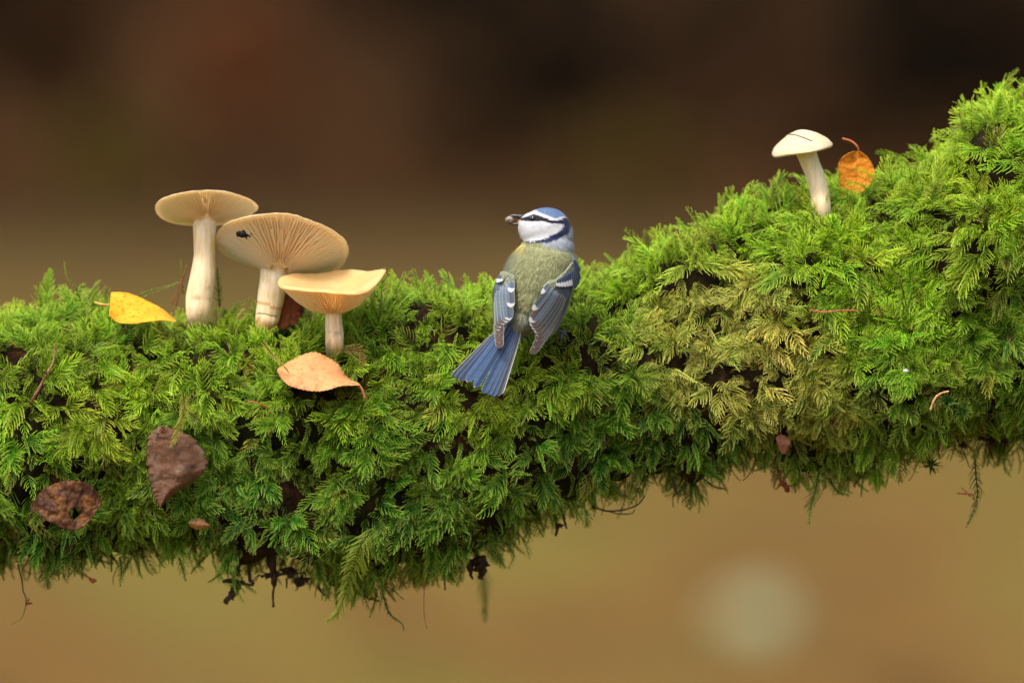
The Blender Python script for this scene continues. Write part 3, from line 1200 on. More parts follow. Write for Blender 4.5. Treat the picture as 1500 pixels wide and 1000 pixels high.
def leaf(label, upper, lower, depth, mat, seed, stalk=None, teeth=0.0, nteeth=16, hole=None, crinkle=0.0007, stalk_r=0.00055, stalk_col=None, thick=0.00035):
    """upper / lower: matching edge curves in pixels from leaf base to tip; depth(u, v, px, py) -> y"""
    r_ = np.random.default_rng(seed)
    NU, NW = 90, 34
    a, b = resample(upper, NU), resample(lower, NU)
    V, UVs = [], []
    for i in range(NU):
        u_ = i / (NU - 1)
        e = b[i] - a[i]
        ln = np.linalg.norm(e)
        tt = teeth * (((u_ * nteeth) % 1.0) - 0.3) * (0.6 + 0.8 * r_.uniform()) * (1 if 0.03 < u_ < 0.97 else 0)
        en = e / (ln + 1e-6)
        ai, bi = a[i], b[i]
        for j in range(NW):
            v_ = j / (NW - 1)
            p = ai * (1 - v_) + bi * v_ + en * tt * (0.9 * max(0, (v_ - .86) / .14) - max(0, 1 - v_ / .14))
            y = depth(u_, v_, p[0], p[1]) + crinkle * mnoise.fractal(Vector((p[0] * 0.06, p[1] * 0.06, seed)), 0.6, 2, 4)
            V.append(P(p[0], p[1], y))
            UVs.append((u_, v_ * 2 - 1, 0))
    F = []
    for i in range(NU - 1):
        for j in range(NW - 1):
            f = (i * NW + j, (i + 1) * NW + j, (i + 1) * NW + j + 1, i * NW + j + 1)
            if hole:
                uu, vv = i / NU, j / NW
                hit = False
                for (hu, hv, ru, rv) in hole:
                    k = ((uu - hu) / ru) ** 2 + ((vv - hv) / rv) ** 2
                    if k < 1 + 0.5 * mnoise.noise(Vector((uu * 20, vv * 14, 1))):
                        hit = True
                if hit:
                    continue
            F.append(f)
    cen = V[(NU // 2) * NW + NW // 2]
    root = thing('dead_leaf', cen, label, 'leaf', 'fallen leaves caught in the moss')
    me = mesh_np('blade', V, F)
    set_vec(me, UVs, 'leafuv')
    bl = link('blade', me, mat, root)
    md = bl.modifiers.new('thickness', 'SOLIDIFY')
    md.thickness = thick
    md.offset = 0
    if stalk:
        pa_ = resample([P(*s_) for s_ in stalk], 20)
        V, F = tube(pa_, np.linspace(stalk_r, stalk_r * 1.3, 20), 8)
        q = NT('leaf_stalk_skin')
        q.b.inputs['Base Color'].default_value = (*(stalk_col if stalk_col is not None else lin(150, 90, 50)), 1)
        link('stalk', mesh_np('stalk', V, F), q.m, root)
    poly = [tuple(p) for p in resample(upper, 10)] + [tuple(p) for p in resample(lower, 10)[::-1]]
    return root, poly


def ld(px0, py0, off=0.016):
    return surf(px0, py0) - (off - 0.011)


# yellow leaf
y0 = ld(210, 452, 0.022)
_, pl = leaf('smooth yellow leaf with brown specks lying on the moss left of the mushrooms',
     [(163, 428), (185, 429), (203, 435), (222, 444), (240, 454), (258, 470)], [(160, 462), (172, 472), (195, 474), (216, 471), (238, 469), (258, 471)],
     lambda u_, v_, x, y: y0 + 0.016 - 0.022 * v_ + 0.002 * math.sin(u_ * 4),
     leaf_material('yellow_leaf_skin', lin(232, 160, 30), lin(244, 178, 40), lin(248, 192, 52), lin(140, 70, 22), 0.9, lin(206, 128, 24), 0.5, 330), 1,
     stalk=[(161, 447, y0 + 0.006), (150, 446, y0 + 0.004), (139, 443, y0 + 0.006)], teeth=0.6, nteeth=40, stalk_col=lin(226, 160, 80))
protect(pl, y0 + 0.01)
# orange brown leaf below the funnel mushroom
o0 = ld(465, 545, 0.026)
_, pl = leaf('peach brown toothed leaf with curled stalk lying below the funnel shaped mushroom',
     [(406, 541), (418, 533), (436, 523), (460, 516), (480, 524), (496, 534), (508, 552), (527, 562)],
     [(407, 545), (414, 556), (425, 565), (442, 570), (462, 573), (480, 571), (500, 565), (527, 564)],
     lambda u_, v_, x, y: o0 + 0.014 - 0.026 * v_ - 0.004 * math.sin(v_ * PI),
     leaf_material('peach_leaf_skin', lin(214, 144, 98), lin(228, 162, 106), lin(228, 172, 120), lin(150, 74, 54), 0.55, lin(244, 196, 140), 0.3, 300), 2,
     stalk=[(504, 561, o0 - 0.006), (520, 561, o0 - 0.008), (529, 568, o0 - 0.008), (535, 584, o0 - 0.006)], teeth=1.6, nteeth=22, stalk_r=0.0006, stalk_col=lin(206, 138, 92))
protect(pl, o0 + 0.006)
# birch leaf hanging on the front
b0 = ld(260, 680, 0.020)
_, pl = leaf('greyish rust toothed birch leaf hanging point down on the front of the moss',
     [(236, 624), (221, 636), (216, 662), (219, 695), (224, 716), (229, 730), (234, 742)],
     [(240, 624), (262, 632), (286, 645), (303, 680), (288, 700), (256, 722), (235, 742)],
     lambda u_, v_, x, y: b0 - 0.005 * math.sin(v_ * PI) + 0.004 * u_ + 0.003 * (v_ > 0.5) * (v_ - 0.5),
     leaf_material('rust_birch_leaf_skin', lin(100, 82, 70), lin(118, 80, 56), lin(134, 118, 104), lin(72, 54, 48), 0.7, lin(130, 94, 82), 0.3, 150), 3,
     teeth=4.2, nteeth=14, crinkle=0.0008)
protect(pl, b0 + 0.004)
# dark holed leaf
h0 = ld(100, 740, 0.020)
_, pl = leaf('dark brown rotting leaf with a hole in it, lowest at the far left',
     [(45, 740), (58, 722), (72, 712), (96, 704), (122, 706), (138, 716), (148, 732)],
     [(45, 744), (52, 752), (64, 760), (78, 766), (100, 776), (124, 770), (147, 740)],
     lambda u_, v_, x, y: h0 - 0.006 * math.sin(u_ * PI) - 0.004 * v_,
     leaf_material('dark_leaf_skin', lin(52, 30, 20), lin(82, 48, 26), lin(132, 88, 38), lin(28, 17, 12), 0.7, lin(58, 34, 24), 0.4, 200), 4,
     teeth=1.5, nteeth=17, hole=[(0.67, 0.62, 0.055, 0.11), (0.20, 1.0, 0.05, 0.22)], crinkle=0.0013)
protect(pl, h0 + 0.004)
# orange upright leaf near the single mushroom
u0 = surf(1255, 290) + 0.012
_, pl = leaf('orange birch leaf standing upright in the moss beside the single white mushroom',
     [(1250, 222), (1236, 229), (1228, 242), (1230, 262), (1231, 276), (1234, 292)],
     [(1260, 222), (1272, 232), (1281, 250), (1279, 264), (1268, 276), (1250, 292)],
     lambda u_, v_, x, y: u0 + 0.003 * math.sin(v_ * PI) - 0.002 * u_,
     leaf_material('orange_leaf_skin', lin(206, 116, 28), lin(226, 144, 36), lin(234, 160, 48), lin(120, 62, 34), 0.6, lin(140, 70, 26), 0.5, 260), 5,
     stalk=[(1258, 224, u0), (1256, 215, u0 - 0.001), (1247, 207, u0), (1234, 203, u0)], teeth=0.9, nteeth=18, stalk_r=0.0005, stalk_col=lin(176, 92, 52))
protect([(1250, 222), (1228, 242), (1230, 258), (1275, 256), (1281, 246), (1272, 232)], u0)
# speckled leaf behind the widest mushroom's foot
s0 = surf(422, 455) + 0.004
_, pl = leaf('rusty orange leaf with dark blotches tucked behind the foot of the widest mushroom',
     [(404, 430), (416, 424), (430, 428), (442, 438), (446, 456)], [(400, 476), (410, 482), (422, 480), (434, 472), (443, 462)],
     lambda u_, v_, x, y: s0 + 0.006 * u_ - 0.005 * v_,
     leaf_material('blotched_leaf_skin', lin(112, 62, 38), lin(140, 78, 44), lin(128, 70, 40), lin(58, 34, 30), 0.9, lin(110, 58, 40), 0.3, 90), 6, teeth=1.0)
protect(pl, s0)
# small tan leaf fragment low on the left front
f0 = ld(290, 770, 0.021)
_, pl = leaf('small tan leaf fragment half buried in moss below the birch leaf',
     [(276, 764), (284, 759), (296, 760), (306, 768)], [(277, 768), (286, 774), (298, 775), (307, 770)],
     lambda u_, v_, x, y: f0 - 0.003 * math.sin(v_ * PI),
     leaf_material('tan_leaf_skin', lin(170, 122, 82), lin(186, 138, 94), lin(196, 150, 104), lin(110, 70, 50), 0.4, lin(150, 104, 70), 0.3), 7, teeth=2.0, nteeth=5)
# pinkish sliver of bark/leaf at the underside right of centre
k0 = ld(1142, 645, 0.017)
_, pl = leaf('pinkish brown leaf scrap under the moss at the lower right of centre',
     [(1136, 640), (1144, 636), (1152, 640), (1158, 646)], [(1140, 656), (1146, 664), (1152, 662), (1158, 650)],
     lambda u_, v_, x, y: k0 - 0.002 * math.sin(v_ * PI),
     leaf_material('pink_leaf_skin', lin(132, 88, 66), lin(150, 100, 74), lin(118, 76, 56), lin(100, 60, 44), 0.4, lin(150, 96, 70), 0.3), 8, teeth=2.5, nteeth=5)

# ------------------------------------------------------------------ twigs, needles, stalks
M_tw = {}


def twig_mat(name, a, b):
    if name not in M_tw:
        q = NT(name)
        t_ = q.n('ShaderNodeTexCoord')
        nn = q.noise(500, 4, 0.7, t_, 'Object')
        rr = q.ramp(nn, 0, [(0.35, a), (0.65, b)])
        q.color((rr, 0))
        q.b.inputs['Roughness'].default_value = 0.65
        q.bump(nn, 0, 0.5, 0.0005)
        M_tw[name] = q.m
    return M_tw[name]


def twig(name, label, cat, pts, r0, r1, mat, group=None, jit=0.12, n=26, extra=None):
    pa_ = resample([P(*p) for p in pts], n)
    acc = Acc()
    rad = np.linspace(r0, r1, n) * 0.0004
    V, F = tube(pa_, rad, 8, jit)
    acc.add(V, F)
    for e in (extra or []):
        pe = resample([P(*p) for p in e[0]], 8)
        V, F = tube(pe, np.linspace(e[1], e[2], 8) * 0.0004, 6, jit)
        acc.add(V, F)
    o = acc.build(name, mat)
    tag(o, label, cat, group)
    return o


tb = twig_mat('brown_twig_bark', lin(96, 62, 44), lin(150, 108, 80))
tr_m = twig_mat('red_stalk_skin', lin(150, 62, 44), lin(196, 104, 76))
td = twig_mat('dark_root', lin(30, 18, 12), lin(58, 34, 24))
tpale = twig_mat('pale_husk', lin(196, 140, 100), lin(224, 178, 134))
d = ld(62, 550, 0.020)
twig('twig', 'short knobbly brown twig standing in the moss near the left edge', 'twig', [(80, 505, d + .004), (78, 530, d), (70, 545, d - .002), (62, 560, d), (52, 578, d), (45, 590, d + .004)], 1.0, 2.6, tb, extra=[([(68, 547, d - .002), (65, 543, d - .004), (63, 544, d - .004)], 1.6, .8)])
protect([(80, 510), (84, 530), (54, 590), (44, 588), (64, 545)], d)
d = surf(262, 430) - 0.004
twig('pine_needle', 'pair of joined brown pine needles leaning in the moss beside the tallest mushroom', 'needle', [(274, 388, d), (268, 405, d), (260, 425, d + .002), (252, 446, d + .004)], 0.9, 1.1, tr_m if False else twig_mat('brown_needle', lin(110, 60, 40), lin(140, 84, 56)),
     extra=[([(274, 389, d), (268, 410, d + .003), (258, 448, d + .004)], 0.9, 1.1)], jit=.04)
d = ld(1222, 456, 0.026)
twig('stalk', 'straight thin red stalk lying across the moss at right', 'stalk', [(1186, 454, d), (1205, 457, d - .001), (1230, 455, d), (1256, 455, d + .003)], 1.0, 1.2, tr_m)
protect([(1190, 452), (1250, 452), (1250, 458), (1190, 460)], d)
d = ld(1377, 585, 0.024)
twig('husk', 'curved segmented pale reddish husk in the moss at the right', 'husk', [(1390, 573, d), (1378, 576, d - .001), (1370, 583, d - .001), (1365, 594, d), (1363, 600, d)], 1.2, 1.9, tpale, jit=.35)
protect([(1392, 570), (1365, 580), (1362, 600), (1372, 598), (1392, 577)], d)
d = ld(1380, 650, 0.020)
twig('husk', 'thin bent pale orange husk hanging at the lower right edge of the moss', 'husk', [(1386, 636, d), (1381, 646, d), (1378, 658, d), (1377, 664, d), (1388, 658, d), (1396, 655, d + .002)], 1.0, 1.2, tpale, jit=.25)
d = ld(375, 592, 0.024)
twig('stalk', 'short curved rust stalk in the moss under the mushroom group', 'stalk', [(362, 588, d), (374, 589, d - .001), (386, 594, d), (393, 600, d + .003)], .9, 1.0, tr_m)
d = surf(125, 845, 0.006)
twig('stalk', 'thin red stalk with a dark blob at its tip under the moss at lower left', 'stalk', [(102, 826, d), (112, 834, d), (124, 842, d), (131, 846, d), (135, 849, d)], 1.1, 1.3, tr_m, extra=[([(131, 846, d), (136, 851, d), (140, 848, d)], 2.4, 3.0)], jit=.2)
twig('hair_root', 'hair-thin reddish root hanging below the moss left of the bird tail', 'root', [(622, 835, -.03), (621, 885, -.03), (622, 905, -.03), (626, 920, -.03)], .7, .5, tr_m, jit=.05)
twig('twig', 'dark thin twig poking below the moss right of the pinkish scrap', 'twig', [(1278, 684, -.03), (1270, 692, -.03), (1258, 702, -.03), (1250, 712, -.03)], 1.4, 1.0, td)
twig('twig', 'tiny reddish crossed twig caught on the hanging sprig at lower right', 'twig', [(1402, 722, -.03), (1412, 723, -.03), (1424, 724, -.03), (1427, 733, -.03)], 1.1, 1.0, tr_m, extra=[([(1408, 714, -.03), (1415, 720, -.03), (1422, 727, -.03)], .6, 1.2)])
twig('root', 'dark stub of root under the moss below the straw patch', 'root', [(985, 700, -.03), (988, 712, -.03), (992, 724, -.03)], 2.0, 1.4, td)
twig('root', 'loose looping dark root under the moss right of the bird tail', 'root', [(868, 742, -.02), (890, 748, -.02), (915, 746, -.02), (935, 738, -.02), (945, 725, -.02)], 1.4, 1.0, td, extra=[([(890, 748, -.02), (905, 752, -.02), (925, 752, -.02), (930, 745, -.02)], .9, .7)])


# black crumpled remains hanging under the log
def crumple(name, label, cat, strokes, flakes, mat, seed):
    r_ = np.random.default_rng(seed)
    acc = Acc()
    for s_ in strokes:
        pa_ = resample([P(*p[:3]) for p in s_[0]], 14)
        rad = np.interp(np.linspace(0, 1, 14), np.linspace(0, 1, len(s_[1])), s_[1]) * 0.0003
        V, F = tube(pa_, rad, 8, 0.35)
        acc.add(V, F)
    for (x, y, yy, w, h_) in flakes:
        c_ = P(x, y, yy)
        n_ = 18
        V = [c_ + Vector((0, -0.001, 0))]
        for k in range(n_):
            an = 2 * PI * k / n_
            q_ = r_.uniform(0.45, 1.15)
            V.append(c_ + Vector((math.cos(an) * w * q_, r_.uniform(-3, 3), math.sin(an) * h_ * q_)) * 0.0004)
        V2 = [v + Vector((0, 0.0012, 0)) for v in V]
        F = [(0, 1 + k, 1 + (k + 1) % n_) for k in range(n_)]
        o_ = len(V)
        F += [(o_, o_ + 1 + (k + 1) % n_, o_ + 1 + k) for k in range(n_)]
        F += [(1 + k, o_ + 1 + k, o_ + 1 + (k + 1) % n_, 1 + (k + 1) % n_) for k in range(n_)]
        acc.add(V + V2, F)
    o = acc.build(name, mat, smooth=False)
    return tag(o, label, cat)


y_ = -0.02
crumple('dead_plant_remains', 'black crumpled plant remains dangling under the log at lower left', 'plant debris',
        [([(356, 806, y_), (350, 828, y_), (346, 840, y_), (340, 846, y_)], [3, 4, 5, 2]), ([(368, 812, y_), (365, 835, y_), (366, 848, y_), (372, 856, y_), (358, 855, y_), (345, 852, y_), (332, 850, y_), (326, 852, y_)], [3, 3, 4, 2, 5, 5, 2]),
         ([(348, 852, y_), (343, 866, y_), (336, 874, y_), (330, 880, y_), (334, 884, y_)], [6, 8, 6, 4, 3]), ([(385, 846, y_), (378, 842, y_), (370, 852, y_)], [1.2, 1, 1.2]), ([(380, 840, y_), (374, 852, y_)], [1, .8])],
        [(345, 862, y_, 9, 9), (338, 873, y_, 6, 8), (352, 854, y_, 7, 5)], td, 5)
crumple('dead_plant_remains', 'thin black rotten stalk hanging straight down under the log at lower left', 'plant debris',
        [([(398, 810, y_), (400, 838, y_), (401, 850, y_), (402, 858, y_), (400, 866, y_), (400, 880, y_), (400, 889, y_)], [9, 7, 5, 1.8, 2.2, 2.5]), ([(420, 846, y_), (420, 861, y_)], [2, 1.3]),
         ([(432, 850, y_), (438, 857, y_), (446, 852, y_)], [5, 4, 3])], [(396, 842, y_, 16, 8), (440, 848, y_, 13, 7), (425, 838, y_, 20, 8)], td, 6)
crumple('dead_plant_remains', 'dark ragged debris under the moss beside the long pale sprig', 'plant debris',
        [([(470, 800, y_), (478, 830, y_), (466, 856, y_), (476, 872, y_)], [5, 4, 3, 2]), ([(524, 845, y_), (530, 868, y_), (545, 876, y_), (556, 880, y_)], [4, 4, 2])], [(535, 868, y_, 12, 8), (462, 815, y_, 9, 10)], td, 7)
crumple('dead_plant_remains', 'small reddish brown bud scales hanging under the moss at lower right', 'plant debris',
        [([(1134, 664, y_), (1142, 700, y_), (1150, 712, y_), (1156, 720, y_)], [2, 3, 4, 2]), ([(1140, 694, y_), (1133, 714, y_)], [1.5, 1]), ([(1145, 708, y_), (1163, 713, y_)], [3, 1])],
        [(1147, 709, y_, 8, 6), (1152, 717, y_, 5, 5)], twig_mat('red_bud', lin(84, 36, 24), lin(150, 74, 48)), 8)
crumple('dead_plant_remains', 'clump of dark soil and roots hanging under the log below the bird tail', 'plant debris',
        [([(700, 815, y_), (706, 835, y_), (703, 848, y_)], [14, 9, 4]), ([(688, 822, y_), (690, 842, y_), (693, 848, y_)], [7, 3, 1.5]), ([(650, 826, y_), (651, 848, y_), (652, 864, y_)], [2.6, 1.4])],
        [(704, 828, y_, 14, 10)], td, 9)
crumple('dead_plant_remains', 'dark crumbs of bark sticking out under the moss right of the bird tail', 'plant debris',
        [([(810, 742, y_), (816, 772, y_), (814, 785, y_)], [4, 3, 2]), ([(822, 744, y_), (830, 774, y_)], [3, 2])], [(818, 770, y_, 8, 5)], td, 10)
crumple('dead_plant_remains', 'brown ragged root fringe under the moss at the right edge', 'plant debris',
        [([(1470, 635, y_), (1476, 658, y_), (1474, 674, y_)], [1.6, 1.2, .6]), ([(1400, 640, y_), (1412, 662, y_), (1420, 684, y_)], [2, 1.2, .8]), ([(1440, 635, y_), (1452, 664, y_), (1457, 680, y_)], [2, 1.2, .6])],
        [(1412, 652, y_, 7, 6), (1452, 650, y_, 7, 6)], td, 11)


# ------------------------------------------------------------------ hanging and upright moss sprigs
def sprig(label, path, L_side, tint, seed, narrow=0.5, spine_w=0.42, group='loose moss sprigs', name='moss_sprig', gap=1.5, face=(0, -1, 0)):
    """a real shoot built along a pixel path [(px,py,y)]; L_side = longest side branch in mm"""
    r_ = np.random.default_rng(seed)
    pa_ = resample([P(*p) for p in path], 40)
    seg = np.linalg.norm(np.diff(pa_, axis=0), axis=1)
    cum = np.concatenate([[0], np.cumsum(seg)]) * 1000
    tot = cum[-1]
    V, F, T = [], [], []
    fc = np.array(face, float)

    def add_ribbon(pts, w0, w1, t0, t1):
        n = len(pts)
        o = len(V)
        for i, p in enumerate(pts):
            d_ = pts[min(i + 1, n - 1)] - pts[max(i - 1, 0)]
            sd = np.cross(d_, fc)
            sd /= np.linalg.norm(sd) + 1e-9
            w = (w0 + (w1 - w0) * i / (n - 1)) * 0.001
            V.extend([p - sd * w, p + fc * w * .8, p + sd * w])
            T.extend([t0 + (t1 - t0) * i / (n - 1)] * 3)
            if i:
                a = o + (i - 1) * 3
                F.append((a, a + 3, a + 4, a + 1))
                F.append((a + 1, a + 4, a + 5, a + 2))
    add_ribbon(list(pa_), spine_w, spine_w * 0.5, 0.1, 0.8)
    s = gap
    while s < tot * 0.99:
        f = s / tot
        i = np.searchsorted(cum, s) - 1
        p0 = pa_[i]
        d_ = pa_[min(i + 1, 39)] - pa_[max(i - 1, 0)]
        d_ = d_ / (np.linalg.norm(d_) + 1e-9)
        sd = np.cross(d_, fc)
        sd /= np.linalg.norm(sd) + 1e-9
        for q in (-1, 1):
            ln = L_side * (0.5 + 0.5 * min(1, f / .2)) * ((1 - f) ** 0.6 + .12) * r_.uniform(.6, 1.2)
            an = math.radians(52 - 18 * f + r_.uniform(-10, 10))
            ns = max(2, int(ln / 0.6))
            p = p0.copy()
            pts = [p.copy()]
            lf = r_.uniform(-.2, .3)
            for k in range(ns):
                a2 = an - 0.5 * k / ns
                p = p + (sd * q * math.sin(a2) + d_ * math.cos(a2) + fc * (lf - .5 * k / ns) + np.array([0, 0, -.12])) * ln / ns * 0.001
                pts.append(p.copy())
            add_ribbon(pts, .2, .07, .3, .95)
            for k in range(1, ns + 1):
                dd = pts[k] - pts[k - 1]
                dd /= np.linalg.norm(dd) + 1e-9
                s2 = np.cross(dd, fc)
                s2 /= np.linalg.norm(s2) + 1e-9
                for q2 in (-1, 1):
                    ll = (1.4 - .6 * k / ns) * r_.uniform(.7, 1.2) * narrow * 1.5
                    dr = dd * .8 + s2 * q2 * .6 + fc * r_.uniform(-.2, .4)
                    wv = np.cross(dr, fc + s2 * q2 * .5)
                    wv /= np.linalg.norm(wv) + 1e-9
                    o = len(V)
                    V.extend([pts[k - 1] - wv * .00016, pts[k - 1] + wv * .00016, pts[k - 1] + dr * ll * .001])
                    T.extend([.5, .5, .95])
                    F.append((o, o + 1, o + 2))
        s += gap * r_.uniform(.8, 1.2)
    me = mesh_np(name, V, F, False)
    a = me.attributes.new('tipf', 'FLOAT', 'POINT')
    a.data.foreach_set('value', np.array(T, np.float32))
    t_ = np.tile(np.asarray(tint, float), (len(V), 1))
    set_col(me, t_)
    o = link(name, me, M_sprig)
    tag(o, label, 'moss', group)
    return o


DARKG = lin(74, 92, 34)
def Y(px, py, off=0.02):
    return surf(px, py, off)
sprig('long pale green moss sprig hanging lowest under the middle of the log', [(545, 775, -.09), (528, 800, -.088), (515, 835, -.07), (505, 870, -.06), (494, 898, -.055), (476, 910, -.05)], 13, lin(150, 176, 44), 1)
sprig('dark green wiry moss strand hanging with a hooked tip beside the long pale sprig', [(558, 855, -.03), (564, 880, -.03), (572, 900, -.03), (588, 912, -.03), (592, 924, -.03)], 3.2, DARKG, 2)
sprig('short dark moss strand hanging between the pale sprig and the hooked strand', [(552, 868, -.03), (548, 885, -.03), (541, 905, -.03)], 3, lin(96, 120, 36), 3)
sprig('out of focus green moss tassel hanging behind the log below the bird tail', [(703, 820, .13), (708, 850, .13), (710, 880, .13), (711, 912, .13)], 8, lin(96, 130, 40), 4)
sprig('thin kinked moss strand hanging from the lower left corner of the moss', [(26, 826, -.03), (32, 850, -.03), (34, 865, -.03), (38, 876, -.03), (37, 890, -.03), (30, 906, -.03), (15, 914, -.03)], .9, lin(110, 110, 50), 5, gap=3)
sprig('green moss sprig hanging under the right half with a long thin tip', [(1200, 690, -.04), (1195, 715, -.04), (1188, 740, -.04), (1184, 770, -.04)], 6, lin(84, 118, 34), 6)  # tint darkened: the weaker light under the log is in the colour
sprig('brown and green moss sprig hanging lowest near the right edge', [(1428, 672, -.04), (1430, 700, -.04), (1432, 725, -.04), (1426, 750, -.04), (1415, 772, -.04)], 6.5, lin(84, 92, 38), 7)  # brown and green, with the underside's shade painted into the tint
sprig('curled moss tip hanging under the moss below the straw patch', [(1030, 700, -.03), (1045, 712, -.03), (1062, 716, -.03), (1066, 722, -.03)], 3, lin(70, 92, 32), 8)
sprig('side shoot of moss hanging left of the long thin tip at lower right', [(1215, 700, -.03), (1225, 718, -.03), (1245, 726, -.03)], 5, lin(80, 112, 34), 9)  # darker tint stands for the shade below the moss
sprig('narrow moss shoot pointing down below the holed leaf', [(175, 815, -.04), (178, 835, -.04), (176, 858, -.04)], 5, DARKG, 10)
sprig('dark moss shoot pointing down below the birch leaf', [(262, 815, -.04), (268, 835, -.04), (272, 850, -.04)], 5, lin(80, 116, 38), 11)
sprig('pale straw coloured moss shoot draped over the top of the birch leaf', [(268, 575, b0 - .008), (270, 600, b0 - .010), (262, 625, b0 - .008), (250, 655, b0 - .006)], 7, lin(176, 170, 62), 12, face=(0, -1, .1))
sprig('straw coloured moss shoot draped over the left end of the peach leaf', [(384, 500, o0 - .002), (400, 520, o0 - .006), (414, 534, o0 - .010), (424, 546, o0 - .008)], 3, lin(176, 170, 70), 13)
sprig('brown dried moss shoot beside the foot of the funnel mushroom', [(500, 512, d3 - .012), (516, 512, d3 - .014), (528, 516, d3 - .014), (534, 545, d3 - .012)], 7, lin(150, 106, 58), 14)
# skyline shoots
for i, (lab, pth, ls, ti) in enumerate([
    ('upright moss shoot on the skyline near the left edge, broad and pointed', [(66, 445), (70, 425), (74, 393)], 8, GREEN_MID),
    ('bare curved moss tip standing on the skyline left of the yellow leaf', [(122, 450), (110, 420), (98, 405), (94, 383)], 1.6, lin(130, 150, 50)),
    ('thin blunt moss tip leaning right on the skyline above the yellow leaf stalk', [(128, 440), (136, 425), (143, 413)], 1.5, lin(140, 164, 50)),
    ('dark upright moss shoot standing right behind the tallest mushroom stem', [(322, 450), (320, 420), (318, 390)], 4.5, lin(70, 120, 40)),
    ('small moss tip behind the left side of the tallest mushroom', [(268, 430), (266, 400), (265, 380)], 1.8, lin(120, 156, 50)),
    ('low arching moss shoot on the skyline left of the tallest mushroom', [(200, 435), (225, 425), (245, 420), (262, 413)], 2.2, lin(130, 160, 54)),
    ('upright moss shoot on the skyline left of the single white mushroom', [(1130, 290), (1136, 270), (1142, 248)], 3.5, GREEN_HI),
    ('broad moss shoot on the skyline behind the single white mushroom stem', [(1160, 300), (1155, 280), (1152, 262)], 5, GREEN_MID),
    ('tall moss tip standing on the steep skyline at the right', [(1385, 235), (1372, 215), (1368, 188)], 4, GREEN_HI),
    ('topmost moss tip on the skyline near the right edge', [(1450, 165), (1440, 145), (1437, 118)], 4, GREEN_HI),
    ('moss tip on the skyline just left of the bird', [(690, 425), (685, 412), (680, 400)], 4, GREEN_MID),
    ('moss shoot on the skyline to the right of the funnel mushroom', [(575, 430), (575, 415), (573, 395)], 6, GREEN_HI),
    ('tall thin moss shoot on the skyline between funnel mushroom and bird', [(632, 425), (628, 410), (622, 396)], 5, GREEN_MID),
    ('wavy moss tip on the skyline halfway between bird and single mushroom', [(1010, 345), (1000, 330), (990, 318)], 3.5, GREEN_MID)]):
    sprig(lab, [(a, b, 0.01 + (-.02 if i % 2 else 0)) for a, b in pth], ls, ti, 30 + i, face=(0.2, -1, .2))

# star-shaped moss at the lower edge and in the right half
def star(label, px, py, y, n, L, tint, seed):
    r_ = np.random.default_rng(seed)
    c_ = np.array(P(px, py, y))
    V, F, T = [], [], []
    for k in range(n):
        dd = r_.normal(size=3) * .5 + np.array([0, -.55, 0.05])
        dd[0] += math.cos(k * 2.4) * .9
        dd[2] += math.sin(k * 2.4) * .9
        dd /= np.linalg.norm(dd)
        w = np.cross(dd, [0, -1, .2])
        w /= np.linalg.norm(w)
        o = len(V)
        l_ = L * r_.uniform(.7, 1.1) * .001
        V += [c_, c_ + dd * l_ * .5 - w * .0005, c_ + dd * l_, c_ + dd * l_ * .5 + w * .0005, c_ + dd * l_ * .5 + np.array([0, .0004, -.0002])]
        T += [.4, .6, .9, .6, .5]
        F += [(o, o + 1, o + 4), (o + 1, o + 2, o + 4), (o, o + 4, o + 3), (o + 4, o + 2, o + 3)]
    me = mesh_np('star_moss', V, F, False)
    a = me.attributes.new('tipf', 'FLOAT', 'POINT')
    a.data.foreach_set('value', np.array(T, np.float32))
    set_col(me, np.tile(np.asarray(tint, float), (len(V), 1)))
    o = link('star_moss', me, M_sprig)
    tag(o, label, 'moss', 'star shaped moss tips')


star('dark green star shaped moss tip hanging under the moss at lower right', 1364, 680, -.05, 26, 7, lin(40, 70, 34), 1)
star('deep green star shaped moss tip in the moss at the right beside the curved husk', 1388, 588, Y(1388, 588, .021), 24, 8, lin(50, 110, 48), 2)
star('second deep green star shaped moss tip, right and below the one by the curved husk', 1410, 600, Y(1410, 600, .021), 24, 8, lin(50, 110, 48), 3)
protect([(1375, 575), (1425, 590), (1420, 612), (1380, 600)], Y(1400, 590, .018))
# white droppings / lichen fleck
bm = bmesh.new()
bmesh.ops.create_icosphere(bm, subdivisions=3, radius=1)
fl = P(1327, 543, Y(1327, 543, .024))
for v in bm.verts:
    kk = 1 + 0.5 * mnoise.noise(v.co * 2.3)
    v.co = fl + Vector((v.co.x * .0014, v.co.y * .001, v.co.z * .0010)) * kk
me = bpy.data.meshes.new('white_fleck')
bm.to_mesh(me)
bm.free()
m = NT('white_fleck_skin')
m.b.inputs['Base Color'].default_value = (.55, .6, .66, 1)
tag(link('white_fleck', me, m.m), 'tiny bluish white fleck on the moss in the right half', 'fleck')
protect([(1320, 538), (1335, 538), (1335, 548), (1320, 548)], fl.y)
# red bract on the kinked strand
crumple('red_bract', 'small dark red bract caught on the kinked strand at lower left', 'bract', [([(37, 882, -.031), (42, 878, -.031), (41, 875, -.031)], [1.2, 1.5, .7]), ([(38, 884, -.031), (43, 883, -.031), (48, 883, -.031)], [2, 2, .7])], [],
        twig_mat('red_bract_skin', lin(110, 34, 26), lin(140, 50, 36)), 12)

# ------------------------------------------------------------------ the bird
def bird_axis(py):
    return np.interp(py, [300, 360, 400, 440, 480, 520], [799, 801, 793, 782, 766, 752])


